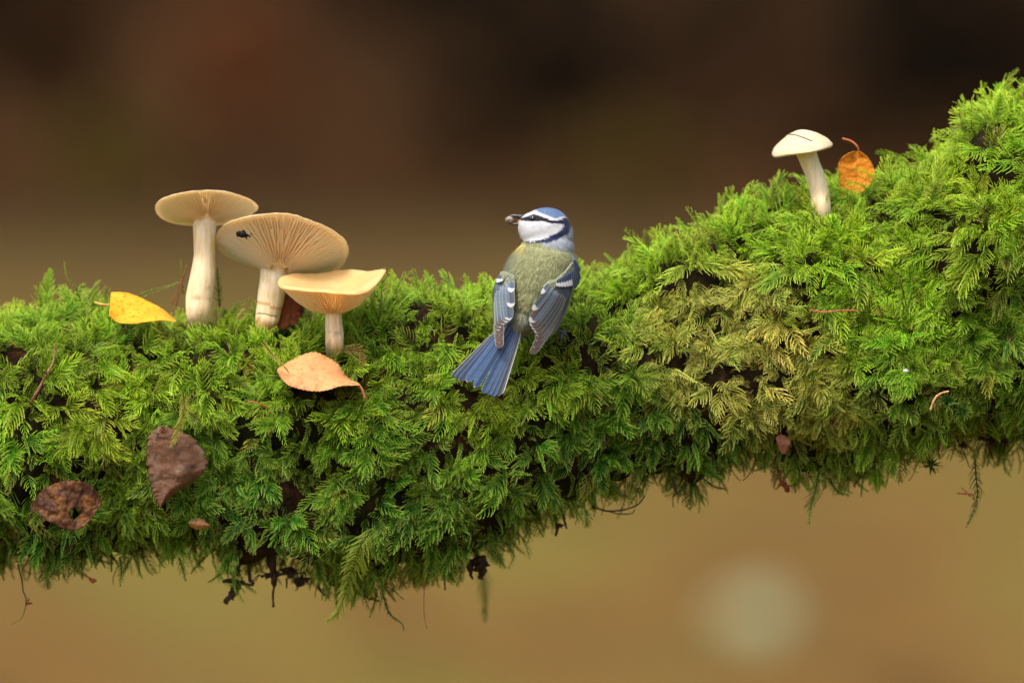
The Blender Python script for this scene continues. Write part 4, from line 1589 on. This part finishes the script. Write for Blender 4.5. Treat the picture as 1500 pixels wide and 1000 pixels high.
def back_y(px, py):
    """depth of the folded wings, wrapped round the back"""
    yc = np.interp(py, [340, 400, 480, 520], [-0.078, -0.079, -0.083, -0.086])
    rr = np.interp(py, [340, 380, 430, 480, 520], [0.020, 0.0225, 0.022, 0.0165, 0.013])
    u_ = (px - bird_axis(py)) / 68.0
    return yc - rr * math.sqrt(max(0.03, 1 - u_ * u_)) + 0.0005


def cr1(x, y):
    return (730 + x / 9.09, 290 + y / 9.09)


def seg_d(p, poly, hw):
    """smallest (distance / half width) from p to a polyline with varying half width"""
    best = 9.0
    for i in range(len(poly) - 1):
        ax_, ay_ = poly[i]
        bx_, by_ = poly[i + 1]
        dx, dy = bx_ - ax_, by_ - ay_
        t_ = max(0, min(1, ((p[0] - ax_) * dx + (p[1] - ay_) * dy) / (dx * dx + dy * dy + 1e-9)))
        d_ = math.hypot(p[0] - ax_ - dx * t_, p[1] - ay_ - dy * t_) / (hw[i] * (1 - t_) + hw[i + 1] * t_)
        best = min(best, d_)
    return best


EYE_ST = [(270, 292), (360, 285), (460, 268), (560, 280), (680, 318), (760, 322), (870, 300)]
EYE_HW = [10, 26, 46, 27, 17, 22, 42]
COLLAR = [(890, 280), (885, 380), (850, 440), (760, 500), (650, 545), (500, 572), (330, 578), (290, 545)]
COLLAR_HW = [36, 40, 42, 40, 28, 15, 9, 18]
BROW = [(250, 240), (330, 215), (420, 190), (520, 222), (620, 262), (730, 288), (850, 262)]
BROW_HW = [45, 52, 46, 24, 22, 18, 14]
CHEEK = np.array([(230, 330), (300, 300), (400, 300), (560, 290), (700, 335), (830, 335), (825, 400), (700, 490), (520, 575), (320, 580), (285, 480), (240, 390)], float)
C_OLV, C_OLV2 = lin(134, 140, 104), lin(158, 162, 118)
C_RUMP = lin(140, 150, 146)
C_NAPE = lin(168, 178, 190)
C_WHITE = lin(208, 213, 220)
C_CAP = lin(98, 124, 164)
C_DARK = lin(26, 28, 40)
C_NAVY = lin(30, 40, 76)
C_YEL = lin(224, 204, 70)


def plum_col(v, r_=None):
    """plumage colour at a world point, by its place on the bird"""
    x, z = v[0], v[2]
    px, py = 750 + x / 0.0004 * 0.984, 500 - z / 0.0004 * 0.984
    cx_, cy_ = (px - 730) * 9.09, (py - 290) * 9.09
    j = 16 * mnoise.noise(Vector((px * 0.9, py * 0.9, v[1] * 900)))
    q = (cx_ + j, cy_ + j * 0.7)
    n = 0.5 + 0.5 * mnoise.noise(Vector((px * 0.16, py * 0.05, 3)))
    n2 = 0.5 + 0.5 * mnoise.noise(Vector((px * 0.6, py * 0.22, 8)))
    body = C_OLV * (1 - n) + C_OLV2 * n
    body = body * (0.82 + 0.36 * n2)
    f = np.clip((py - 438) / 30, 0, 1) * 0.75
    body = body * (1 - f) + C_RUMP * f * (0.8 + 0.3 * n2)
    # greyer shoulders, yellow flank and belly on the far side
    w = abs(px - bird_axis(py))
    g_ = np.clip((w - 34) / 22, 0, 1) * 0.55
    body = body * (1 - g_) + lin(120, 132, 128) * g_
    if v[1] > -0.074:
        k = np.clip((v[1] + 0.074) / 0.004, 0, 1)
        body = body * (1 - k) + C_YEL * k
    if px < 772 and 350 < py < 372:
        k = np.clip((772 - px) / 10, 0, 1) * np.clip((372 - py) / 12, 0, 1) * 0.8
        body = body * (1 - k) + lin(226, 212, 120) * k
    # head
    neck = 600 + 70 * np.clip((cx_ - 650) / 300, -0.4, 1) + 14 * mnoise.noise(Vector((px * 1.1, 0, v[1] * 500)))
    if cy_ > neck + 60:
        return body
    head = C_NAPE * (0.85 + 0.2 * n2)
    if cx_ < 560 and cy_ > 585:
        head = body
    if seg_d(q, [(520, 130), (640, 150), (760, 205), (850, 235)], [70, 80, 75, 50]) < 1 and cx_ > 440:
        head = C_CAP * (0.75 + 0.5 * n2)
    if seg_d(q, BROW, BROW_HW) < 1 or (cx_ < 460 and cy_ < 250):
        head = C_WHITE
    if inpoly(np.array([q]), CHEEK)[0]:
        head = C_WHITE * (0.92 + 0.08 * n2)
    if seg_d(q, COLLAR, COLLAR_HW) < 1:
        head = C_NAVY * (0.8 + 0.5 * n2)
    if seg_d(q, EYE_ST, EYE_HW) < 1:
        head = C_DARK if cx_ < 700 else C_NAVY * 0.8
    k = np.clip((cy_ - neck) / 60, 0, 1)
    return head * (1 - k) + body * k


def build_bird():
    r_ = np.random.default_rng(5)
    root = thing('blue_tit', P(792, 480, -0.075), 'small bird with blue cap, white cheeks and olive back, perched with its back to the viewer, head turned left', 'bird')
    root['label'] = 'small blue, white and olive bird perched on the moss, back turned and head facing left'
    # body: ellipsoids fused by a voxel remesh into one continuous skin
    V, F = [], []

    def ell(px, py, y, rx, rz, ry, rot=0.0):
        c_ = P(px, py, y)
        bm = bmesh.new()
        bmesh.ops.create_icosphere(bm, subdivisions=4, radius=1)
        o = len(V)
        a = math.radians(rot)
        for v in bm.verts:
            x, z = v.co.x * rx * .0004, v.co.z * rz * .0004
            V.append(tuple(c_ + Vector((x * math.cos(a) + z * math.sin(a), v.co.y * ry * .001, -x * math.sin(a) + z * math.cos(a)))))
        F.extend([tuple(v.index + o for v in f.verts) for f in bm.faces])
        bm.free()
    ell(789, 411, -0.079, 51, 62, 21.5, 12)
    ell(781, 432, -0.0815, 38, 48, 18, 18)
    ell(797, 388, -0.078, 48, 40, 19.5, 0)
    ell(802, 362, -0.078, 38, 28, 15.5, 0)
    ell(801, 344, -0.078, 37.5, 34, 13.5, 0)
    ell(797, 335, -0.078, 37, 30, 13.5, -14)
    ell(781, 333, -0.078, 22, 22, 10.5, 0)
    ell(770, 327, -0.078, 10, 11, 6, 0)
    ell(775, 448, -0.083, 27, 44, 14, 22)
    ell(766, 465, -0.088, 18, 22, 8.5, 24)
    ell(760, 472, -0.090, 10, 14, 5, 24)
    me = mesh_np('tmp', V, F)
    tmp = link('tmp', me)
    rm = tmp.modifiers.new('r', 'REMESH')
    rm.mode = 'VOXEL'
    rm.voxel_size = 0.0006
    sm = tmp.modifiers.new('s', 'SMOOTH')
    sm.factor = 0.6
    sm.iterations = 14
    dg = bpy.context.evaluated_depsgraph_get()
    bme = bpy.data.meshes.new_from_object(tmp.evaluated_get(dg))
    bpy.data.objects.remove(tmp)
    bme.name = 'body'
    bme.polygons.foreach_set('use_smooth', [True] * len(bme.polygons))
    vs = np.array([v.co for v in bme.vertices])
    set_col(bme, np.array([plum_col(v) for v in vs]) * 0.95)
    q = NT('plumage')
    a_ = q.attr('Col')
    q.color((a_, 0))
    q.b.inputs['Roughness'].default_value = 0.75
    q.b.inputs['Specular IOR Level'].default_value = 0.2
    q.b.inputs['Sheen Weight'].default_value = 0.15
    body = link('body', bme, q.m, root)
    # barbs: short fine feather tips lying along the feather tracts
    bme.calc_loop_triangles()
    tri = np.array([t_.vertices for t_ in bme.loop_triangles])
    a, b, c = vs[tri[:, 0]], vs[tri[:, 1]], vs[tri[:, 2]]
    nn = np.cross(b - a, c - a)
    ar = np.linalg.norm(nn, axis=1)
    nn /= ar[:, None] + 1e-15
    N = 52000
    pk = r_.choice(len(tri), N, p=ar / ar.sum())
    u_, w_ = r_.uniform(size=N), r_.uniform(size=N)
    fl = u_ + w_ > 1
    u_[fl], w_[fl] = 1 - u_[fl], 1 - w_[fl]
    pts = a[pk] + (b[pk] - a[pk]) * u_[:, None] + (c[pk] - a[pk]) * w_[:, None]
    nrm = nn[pk]
    bill = np.array(P(762, 324, -0.078))
    Vb, Fb, Cb = [], [], []
    for i in range(N):
        p, n_ = pts[i], nrm[i]
        py = 500 - p[2] / 0.0004
        hd = p - bill
        hd = hd / (np.linalg.norm(hd) + 1e-9)
        bd = np.array([-0.32 + (p[0] - 0.014) * 3.0, 0, -0.95])
        k = np.clip((py - 345) / 30, 0, 1)
        if py < 372 and p[0] > (836 - 750) * .0004 - 0.004:
            k = max(k, .5)
        d_ = hd * (1 - k) + bd * k
        d_ = d_ - n_ * (d_ @ n_)
        d_ /= np.linalg.norm(d_) + 1e-9
        d_ = d_ + r_.normal(size=3) * 0.13
        ln = (0.0013 * (1 - k) + 0.0034 * k) * r_.uniform(.7, 1.2)
        if hd[2] > -2 and np.linalg.norm(p - bill) < 0.004:
            ln *= .6
        sd = np.cross(d_, n_)
        sd /= np.linalg.norm(sd) + 1e-9
        w = (0.00010 + 0.00005 * k) * r_.uniform(.7, 1.3)
        lift = r_.uniform(0.03, 0.11) if r_.uniform() < .93 else r_.uniform(.2, .45)
        p0 = p - n_ * 0.0001
        p1 = p + d_ * ln * .6 + n_ * ln * lift
        p2 = p + d_ * ln + n_ * ln * lift * 0.9
        o = len(Vb)
        Vb += [p0 - sd * w, p0 + sd * w, p1 + sd * w * .8, p1 - sd * w * .8, p2]
        Fb += [(o, o + 1, o + 2, o + 3), (o + 3, o + 2, o + 4)]
        cc = plum_col(p) * r_.uniform(.86, 1.14)
        Cb += [cc * 0.9, cc * 0.9, cc, cc, cc * 1.08]
    # scapular feather tips that overlap the tops of the folded wings
    for poly8, cnt in (([(222, 118), (262, 112), (352, 150), (352, 226), (300, 236), (244, 214), (206, 170)], 1200),
                       ([(640, 250), (700, 200), (760, 190), (850, 110), (930, 10), (955, 20), (905, 130), (800, 215), (720, 262), (660, 300)], 2000)):
        pq = np.array([(700 + x / 6.67, 380 + y / 6.67) for x, y in poly8])
        lo, hi = pq.min(0), pq.max(0)
        k = 0
        while k < cnt:
            pp = r_.uniform(lo, hi)
            if not inpoly(np.array([pp]), pq)[0]:
                continue
            k += 1
            y_ = back_y(pp[0], pp[1]) - 0.0002 - r_.uniform(0, .0016)
            L = r_.uniform(7, 12)
            dx = (bird_axis(pp[1]) - pp[0]) * 0.006 * L + r_.normal() * 1.0
            p0 = np.array(P(pp[0], pp[1], y_ + .001))
            p1 = np.array(P(pp[0] + dx * .5 - .5, pp[1] + L * .5, y_ - .0003))
            p2 = np.array(P(pp[0] + dx - 1.5, pp[1] + L, y_))
            sd = np.array([1, 0, 0.2]) * 0.0002
            o = len(Vb)
            Vb += [p0 - sd, p0 + sd, p1 + sd * .9, p1 - sd * .9, p2]
            Fb += [(o, o + 1, o + 2, o + 3), (o + 3, o + 2, o + 4)]
            w_g = r_.uniform() ** .6
            cc = (C_OLV * (1 - w_g * .6) + lin(120, 132, 134) * w_g * .6) * r_.uniform(.8, 1.15)
            Cb += [cc] * 5
    bm_ = mesh_np('plumage', Vb, Fb, False)
    set_col(bm_, np.array(Cb))
    pl = link('plumage', bm_, q.m, root)
    pl['kind'] = 'stuff'
    tree = BVHTree.FromPolygons([tuple(v) for v in vs], [tuple(t_) for t_ in tri])

    def on_body(px, py, off=0.0):
        o_ = CAMP
        d_ = (P(px, py, 0) - CAMP).normalized()
        hit = tree.ray_cast(o_, d_)
        return hit[0] - d_ * off if hit[0] is not None else None

    # feathers
    fm = NT('flight_feather')
    a_ = fm.attr('Col')
    fm.color((a_, 0))
    fm.b.inputs['Roughness'].default_value = 0.5
    fm.b.inputs['Specular IOR Level'].default_value = 0.3
    # fine barb relief across the vane
    uv = fm.attr('leafuv')
    wv = fm.n('ShaderNodeTexWave', wave_type='BANDS', bands_direction='DIAGONAL')
    wv.inputs['Scale'].default_value = 26
    wv.inputs['Distortion'].default_value = 1.5
    fm.l(uv, 1, wv, 'Vector')
    fm.bump(wv, 0, 0.15, 0.0002)
    VS = [-1, -.93, -.86, -.5, -.2, -.04, .04, .2, .5, .86, .93, 1]

    def feather(parent, base, tip, hw, depth, c_out, c_in, edge, tipc, tipt, bend=0.0, edge_l=True, edge_r=True, shaft=None, point=0.2, edge_k=.88, sink=0.0, fade=None):
        nt = 30
        base, tip = np.array(base, float), np.array(tip, float)
        ax_ = tip - base
        L = np.linalg.norm(ax_)
        ax_ /= L
        pr = np.array([-ax_[1], ax_[0]])       # to the viewer's left of travel downwards
        if pr[0] > 0:
            pr = -pr
        V, C, U = [], [], []
        for i in range(nt):
            t_ = 1 - (1 - i / (nt - 1)) ** 1.5
            w = min(1, 0.45 + t_ * 1.6)
            if t_ > 1 - point:
                w *= math.sqrt(max(0.0, 1 - ((t_ - 1 + point) / point) ** 2)) * 0.98 + 0.02
            cpt = base + ax_ * L * t_ + pr * bend * 4 * t_ * (1 - t_)
            for v_ in VS:
                # the vane ends in a round tip: the edges stop before the shaft
                tt = cpt - ax_ * (abs(v_) ** 2) * hw * 0.08 - pr * v_ * hw * w
                y = depth(tt[0], tt[1]) + 0.00006 * v_ * v_ + sink * max(0.0, 1 - t_ / 0.2) ** 1.5
                V.append(P(tt[0], tt[1], y))
                cc = c_out if v_ < 0 else c_in
                cc = cc * (0.9 + 0.2 * (0.5 + 0.5 * math.sin(t_ * 60 + v_ * 20 + base[0])))
                if abs(v_) < 0.1:
                    cc = cc * 0.5 if shaft is None else shaft
                if fade is not None:
                    fk = np.clip((t_ - 0.74) / 0.18, 0, 1) * 0.85
                    cc = cc * (1 - fk) + fade * fk
                if (v_ < -edge_k and edge_l) or (v_ > edge_k and edge_r):
                    cc = edge
                tk = tipt + 0.25 * (1 - tipt) * (v_ * v_)
                if t_ > tipt + 0.10 * (1 - tipt) * math.sin(v_ * 3) and tipc is not None:
                    cc = tipc
                C.append(cc)
                U.append((t_ * 3, v_, 0))
        n = len(VS)
        F = [(i * n + j, i * n + j + 1, (i + 1) * n + j + 1, (i + 1) * n + j) for i in range(nt - 1) for j in range(n - 1)]
        me = mesh_np('feather', V, F)
        set_col(me, np.array(C))
        set_vec(me, U, 'leafuv')
        return link('feather', me, fm.m, parent)

    def c8(x, y):
        return (700 + x / 6.67, 380 + y / 6.67)

    def c6(x, y):
        return (650 + x / 6.25, 440 + y / 6.25)

    BG1, BG2 = lin(98, 114, 136), lin(82, 90, 104)         # blue-grey webs
    BRN, BRN2 = lin(94, 82, 78), lin(78, 66, 64)
    PALE = lin(152, 158, 156)
    YED = lin(144, 152, 132)
    WHT = lin(196, 202, 210)
    BLU, BLU2 = lin(70, 86, 118), lin(52, 70, 104)

    def empty_part(name, loc):
        o = bpy.data.objects.new(name, None)
        COL.objects.link(o)
        o.location = loc
        o.empty_display_size = .005
        o.parent = root
        o.matrix_parent_inverse = Matrix.Translation(root.location).inverted()
        return o

    def wing(feats, shell_pts, name_col):
        # the wing's own covert sheet under the feathers
        NU, NW = 26, 12
        A_, B_ = resample([c8(*p) for p in shell_pts[0]], NU), resample([c8(*p) for p in shell_pts[1]], NU)
        V, C = [], []
        for i in range(NU):
            for j in range(NW):
                p = A_[i] * (1 - j / (NW - 1)) + B_[i] * j / (NW - 1)
                V.append(P(p[0], p[1], back_y(p[0], p[1]) + 0.0002 + 0.004 * max(0, 1 - i / 7)))
                C.append(BG2 * (0.7 + 0.5 * r_.uniform()))
        F = [(i * NW + j, i * NW + j + 1, (i + 1) * NW + j + 1, (i + 1) * NW + j) for i in range(NU - 1) for j in range(NW - 1)]
        me = mesh_np('wing', V, F)
        set_col(me, np.array(C))
        wg = link('wing', me, fm.m, root)
        so = wg.modifiers.new('thickness', 'SOLIDIFY')
        so.thickness = 0.0008
        so.offset = -1
        for k, ft in enumerate(feats):
            off = 0.0003 + 0.0002 * k
            b_, t_, hw, c1_, c2_, ed, tc_, tt_ = ft[:8]
            kw = dict(ft[8]) if len(ft) > 8 else {}
            kw.setdefault('sink', .0032)
            fe = feather(wg, c8(*b_), c8(*t_), hw / 6.67, lambda x, y, o_=off: back_y(x, y) - o_, c1_, c2_, ed, tc_, tt_, **kw)
            fe.matrix_parent_inverse = Matrix.Identity(4)
            wg_loc = wg.matrix_basis
        return wg

    P1 = dict(point=0.10, edge_k=.88, sink=.004, fade=lin(92, 78, 74))
    Lf = [((180, 250), (184, 770), 30, BRN, BRN2, PALE, None, 1, P1),
          ((200, 300), (212, 872), 44, BRN, BRN2, PALE, None, 1, P1),
          ((196, 290), (208, 815), 44, BRN, BRN2, PALE, WHT, .986, P1),
          ((196, 280), (212, 742), 48, BG2, BRN2, PALE, WHT, .984, P1),
          ((198, 270), (208, 697), 48, BG2, BRN2, YED, WHT, .982, P1),
          ((204, 255), (218, 668), 50, BG1, BRN2, YED, WHT, .98, P1),
          ((214, 240), (250, 638), 54, BG1, BRN, YED, WHT, .975, P1),
          ((250, 225), (285, 618), 56, BG1, BRN, YED, WHT, .965, dict(point=.16)),
          ((274, 215), (304, 598), 52, BG1, BG1 * .8, YED, WHT, .93, dict(point=.2)),
          ((305, 212), (325, 472), 44, BG1 * 1.05, BG2 * 1.15, YED, WHT, .83, dict(point=.25)),
          ((322, 200), (326, 322), 36, BG1 * 1.1, BG2 * 1.2, PALE, WHT, .66, dict(point=.35)),
          ((214, 150), (186, 226), 15, BLU, BG2, BLU, WHT, .55, dict(point=.4)),
          ((232, 150), (205, 224), 15, BLU, BG2, BLU, WHT, .58, dict(point=.4)),
          ((250, 155), (228, 216), 14, C_OLV, C_OLV, C_OLV, WHT, .6, dict(point=.4))]
    wing(Lf, ([(205, 170), (160, 300), (152, 500), (165, 680)], [(350, 180), (360, 330), (355, 500), (270, 690)]), 'left')
    Rf = [((905, 250), (690, 745), 26, BG1, BG2, PALE, None, 1, dict(point=.1, bend=-6, fade=lin(92, 78, 74))),
          ((892, 270), (516, 928), 40, BRN2, BRN, PALE, None, 1, dict(point=.10, bend=-5, fade=lin(92, 78, 74))),
          ((885, 270), (548, 864), 42, BRN2, BG2, PALE, WHT, .986, dict(point=.1, bend=-4.5, fade=lin(92, 78, 74))),
          ((875, 268), (572, 797), 44, BRN2, BG2, PALE, WHT, .984, dict(point=.1, bend=-4, fade=lin(92, 78, 74))),
          ((862, 266), (582, 752), 44, BRN2, BG2, PALE, WHT, .983, dict(point=.1, bend=-3.5, fade=lin(92, 78, 74))),
          ((846, 264), (560, 716), 44, BRN2, BG2, YED, WHT, .98, dict(point=.1, bend=-3, fade=lin(92, 78, 74))),
          ((826, 262), (534, 682), 44, BRN, BG2, YED, WHT, .978, dict(point=.12, bend=-2.5, fade=lin(92, 78, 74))),
          ((800, 258), (515, 652), 44, BRN, BG1, YED, WHT, .965, dict(point=.14, bend=-2, fade=lin(92, 78, 74))),
          ((772, 250), (508, 618), 46, BRN, BG1, YED, WHT, .91, dict(point=.18, bend=-1.5)),
          ((735, 240), (534, 498), 36, BG2, BG1 * 1.05, YED, WHT, .84, dict(point=.25, bend=-1)),
          ((705, 228), (618, 338), 20, BG2, BG1 * 1.1, PALE, WHT, .62, dict(point=.35))]
    for k, (bx_, by_, tx_, ty_) in enumerate([(800, 185, 772, 262), (822, 170, 797, 268), (846, 150, 824, 270), (870, 135, 852, 270), (894, 120, 880, 268), (914, 105, 905, 262), (934, 95, 926, 255)]):
        Rf.append(((bx_, by_), (tx_, ty_), 19, lin(56, 66, 94), BLU, BLU if k > 2 else C_OLV, WHT, .66, dict(point=.35)))
    for k, (bx_, by_, tx_, ty_) in enumerate([(925, 110, 952, 290), (940, 70, 965, 275), (945, 40, 985, 245), (935, 10, 1000, 200), (925, -20, 1000, 120)]):
        Rf.append(((bx_, by_), (tx_, ty_), 18, BLU * .8, BLU * 1.1, PALE * .8, None, 1, dict(point=.3)))
    wing(Rf, ([(860, 150), (740, 250), (560, 480), (520, 640), (560, 740)], [(945, 120), (900, 330), (800, 550), (700, 690), (600, 780)]), 'right')

    tl = empty_part('tail', P(757, 474, -0.091))

    def taily(x, y):
        return -0.0905 - 0.004 * np.clip((y - 470) / 110, 0, 1)
    T_BL, T_BL2, T_GR = lin(68, 94, 134), lin(50, 72, 108), lin(68, 74, 84)
    tails = [((722, 190), (518, 862), 27, T_GR, T_GR, WHT, None, 1, dict(point=.08, edge_k=.85, edge_l=False)),
             ((590, 190), (76, 700), 27, T_GR, T_GR * .8, WHT, None, 1, dict(point=.08, edge_r=False)),
             ((714, 190), (488, 882), 29, T_BL2, T_GR, PALE, None, 1, dict(point=.08)),
             ((600, 190), (106, 720), 30, T_BL2, T_GR * .8, PALE, None, 1, dict(point=.08)),
             ((706, 190), (446, 884), 31, T_BL2, T_BL, PALE * .8, None, 1, dict(point=.08)),
             ((614, 190), (145, 738), 31, T_BL2, T_GR, PALE * .8, None, 1, dict(point=.08)),
             ((697, 190), (404, 868), 33, T_BL2, T_BL, PALE * .8, None, 1, dict(point=.08)),
             ((688, 190), (360, 852), 34, T_BL2, T_BL, PALE * .7, None, 1, dict(point=.09)),
             ((660, 190), (280, 797), 38, T_BL * 1.05, T_BL2 * .9, lin(104, 130, 166), WHT, .985, dict(point=.10)),
             ((634, 190), (208, 745), 40, T_BL * 1.1, T_BL, lin(104, 130, 166), WHT, .985, dict(point=.11))]
    for k, ft in enumerate(tails):
        b_, t_, hw, c1_, c2_, ed, tc_, tt_, kw = ft
        fe = feather(tl, c6(*b_), c6(*t_), hw / 6.25, lambda x, y, o_=k: taily(x, y) - 0.00022 * o_, c1_, c2_, ed, tc_, tt_, **kw)
        fe.matrix_parent_inverse = Matrix.Translation(tl.location).inverted()
    # covert tuft over the tail base is part of the body plumage

    # eye
    e = on_body(780.8, 320.6, -0.0006)
    em = NT('eye_gloss')
    em.b.inputs['Base Color'].default_value = (0.006, 0.005, 0.005, 1)
    em.b.inputs['Roughness'].default_value = 0.06
    em.b.inputs['Coat Weight'].default_value = 0.6
    for s_ in (0, 1):
        ec = Vector(e)
        if s_:
            ec = Vector((e.x, -0.156 - e.y, e.z))
        bm = bmesh.new()
        bmesh.ops.create_uvsphere(bm, u_segments=24, v_segments=16, radius=0.0019)
        me = bpy.data.meshes.new('eye')
        bm.to_mesh(me)
        bm.free()
        for v in me.vertices:
            v.co = v.co + ec
        me.polygons.foreach_set('use_smooth', [True] * len(me.polygons))
        link('eye', me, em.m, root)
    # bill
    bmt = NT('bill_horn')
    tc_ = bmt.n('ShaderNodeTexCoord')
    n_ = bmt.noise(900, 3, .6, tc_, 'Object')
    r1 = bmt.ramp(n_, 0, [(.35, lin(34, 33, 36)), (.65, lin(66, 66, 70))])
    bmt.color((r1, 0))
    bmt.b.inputs['Roughness'].default_value = 0.3
    y_ = -0.0785

    def mandible(pts, rad, flat):
        pa_ = resample([P(x, y, y_) for x, y in pts], 16)
        rr = np.interp(np.linspace(0, 1, 16), np.linspace(0, 1, len(rad)), rad) * .0004
        V, F = tube(pa_, rr, 14)
        return mesh_np('bill', V, F)
    link('upper_bill', mandible([(768, 319), (762, 317.5), (754, 316), (747, 316.5), (743, 318.5)], [4, 3.4, 2.2, 1.4, .6], 1), bmt.m, root)
    link('lower_bill', mandible([(766, 327), (760, 328), (753, 328.5), (747, 327.5), (742.5, 325)], [2.6, 2.2, 1.8, 1.4, .6], 1), bmt.m, root)
    gm_ = NT('gape_flesh')
    gm_.b.inputs['Base Color'].default_value = (*lin(176, 110, 70), 1)
    pa_ = resample([P(761, 322, y_), P(759, 326, y_), P(764, 329, y_ - .0012)], 8)
    V, F = tube(pa_, [.0004, .0005, .0006, .0006, .0006, .0005, .0005, .0004], 8)
    link('gape', mesh_np('gape', V, F), gm_.m, root)
    # legs and feet
    lm = NT('leg_scales')
    tc_ = lm.n('ShaderNodeTexCoord')
    n_ = lm.noise(800, 3, .6, tc_, 'Object')
    r1 = lm.ramp(n_, 0, [(.35, lin(40, 46, 58)), (.65, lin(84, 94, 110))])
    lm.color((r1, 0))
    lm.b.inputs['Roughness'].default_value = 0.4
    for (hx, hy, fx, fy, yy0, yy1) in [(800, 474, 824, 488, -.082, -.074), (772, 474, 766, 492, -.078, -.066)]:
        acc = Acc()
        V, F = tube(resample([P(hx - 4, hy - 10, yy0 + .004), P(hx + 6, hy + 3, yy0), P((hx + fx) / 2 + 4, (hy + fy) / 2 + 1, (yy0 + yy1) / 2), P(fx, fy, yy1)], 14), np.linspace(.0011, .0007, 14), 10)
        acc.add(V, F)
        lg = acc.build('leg', lm.m, root)
        for (dx, dy, dz) in [(-12, 9, .003), (-2, 13, -.002), (10, 10, .001), (6, -6, .009)]:
            pa_ = resample([P(fx, fy, yy1), P(fx + dx * .5, fy + dy * .35 - 1.5, yy1 + dz * .5 - .001), P(fx + dx * .85, fy + dy * .8, yy1 + dz), P(fx + dx, fy + dy + 3, yy1 + dz + .001)], 12)
            V, F = tube(pa_, [.0007, .0007, .00075, .0007, .00075, .0007, .00065, .0006, .0005, .0004, .0003, .00015], 8)
            t_ = link('toe', mesh_np('toe', V, F), lm.m, lg)
            t_.matrix_parent_inverse = Matrix.Identity(4)
    # the seed in its bill
    bm = bmesh.new()
    bmesh.ops.create_icosphere(bm, subdivisions=4, radius=1)
    sc_ = P(746.5, 321.5, y_)
    for v in bm.verts:
        kk = 1 + .16 * mnoise.noise(v.co * 1.8) + .07 * mnoise.noise(v.co * 5)
        v.co = sc_ + Vector((v.co.x * .0024 + v.co.z * .0004, v.co.y * .0019, v.co.z * .0018 + v.co.x * -.0003)) * kk
    me = bpy.data.meshes.new('seed')
    bm.to_mesh(me)
    bm.free()
    me.polygons.foreach_set('use_smooth', [True] * len(me.polygons))
    sm_ = NT('seed_husk')
    tc_ = sm_.n('ShaderNodeTexCoord')
    n_ = sm_.noise(700, 4, .65, tc_, 'Object')
    r1 = sm_.ramp(n_, 0, [(.35, lin(96, 82, 72)), (.55, lin(150, 136, 122)), (.7, lin(190, 180, 168))])
    sm_.color((r1, 0))
    sm_.b.inputs['Roughness'].default_value = .4
    sm_.bump(n_, 0, .5, .0004)
    tag(link('seed', me, sm_.m), 'grey brown seed held in the open bill of the bird', 'seed')
    protect([(736, 316), (762, 300), (815, 300), (845, 330), (854, 400), (842, 432), (812, 470), (781, 518), (773, 516), (768, 485), (742, 508), (727, 500), (722, 410), (745, 360)], -0.074)
    protect([(742, 470), (775, 475), (742, 570), (730, 585), (695, 580), (655, 560), (662, 545), (722, 480)], -0.087)


build_bird()

build_moss()
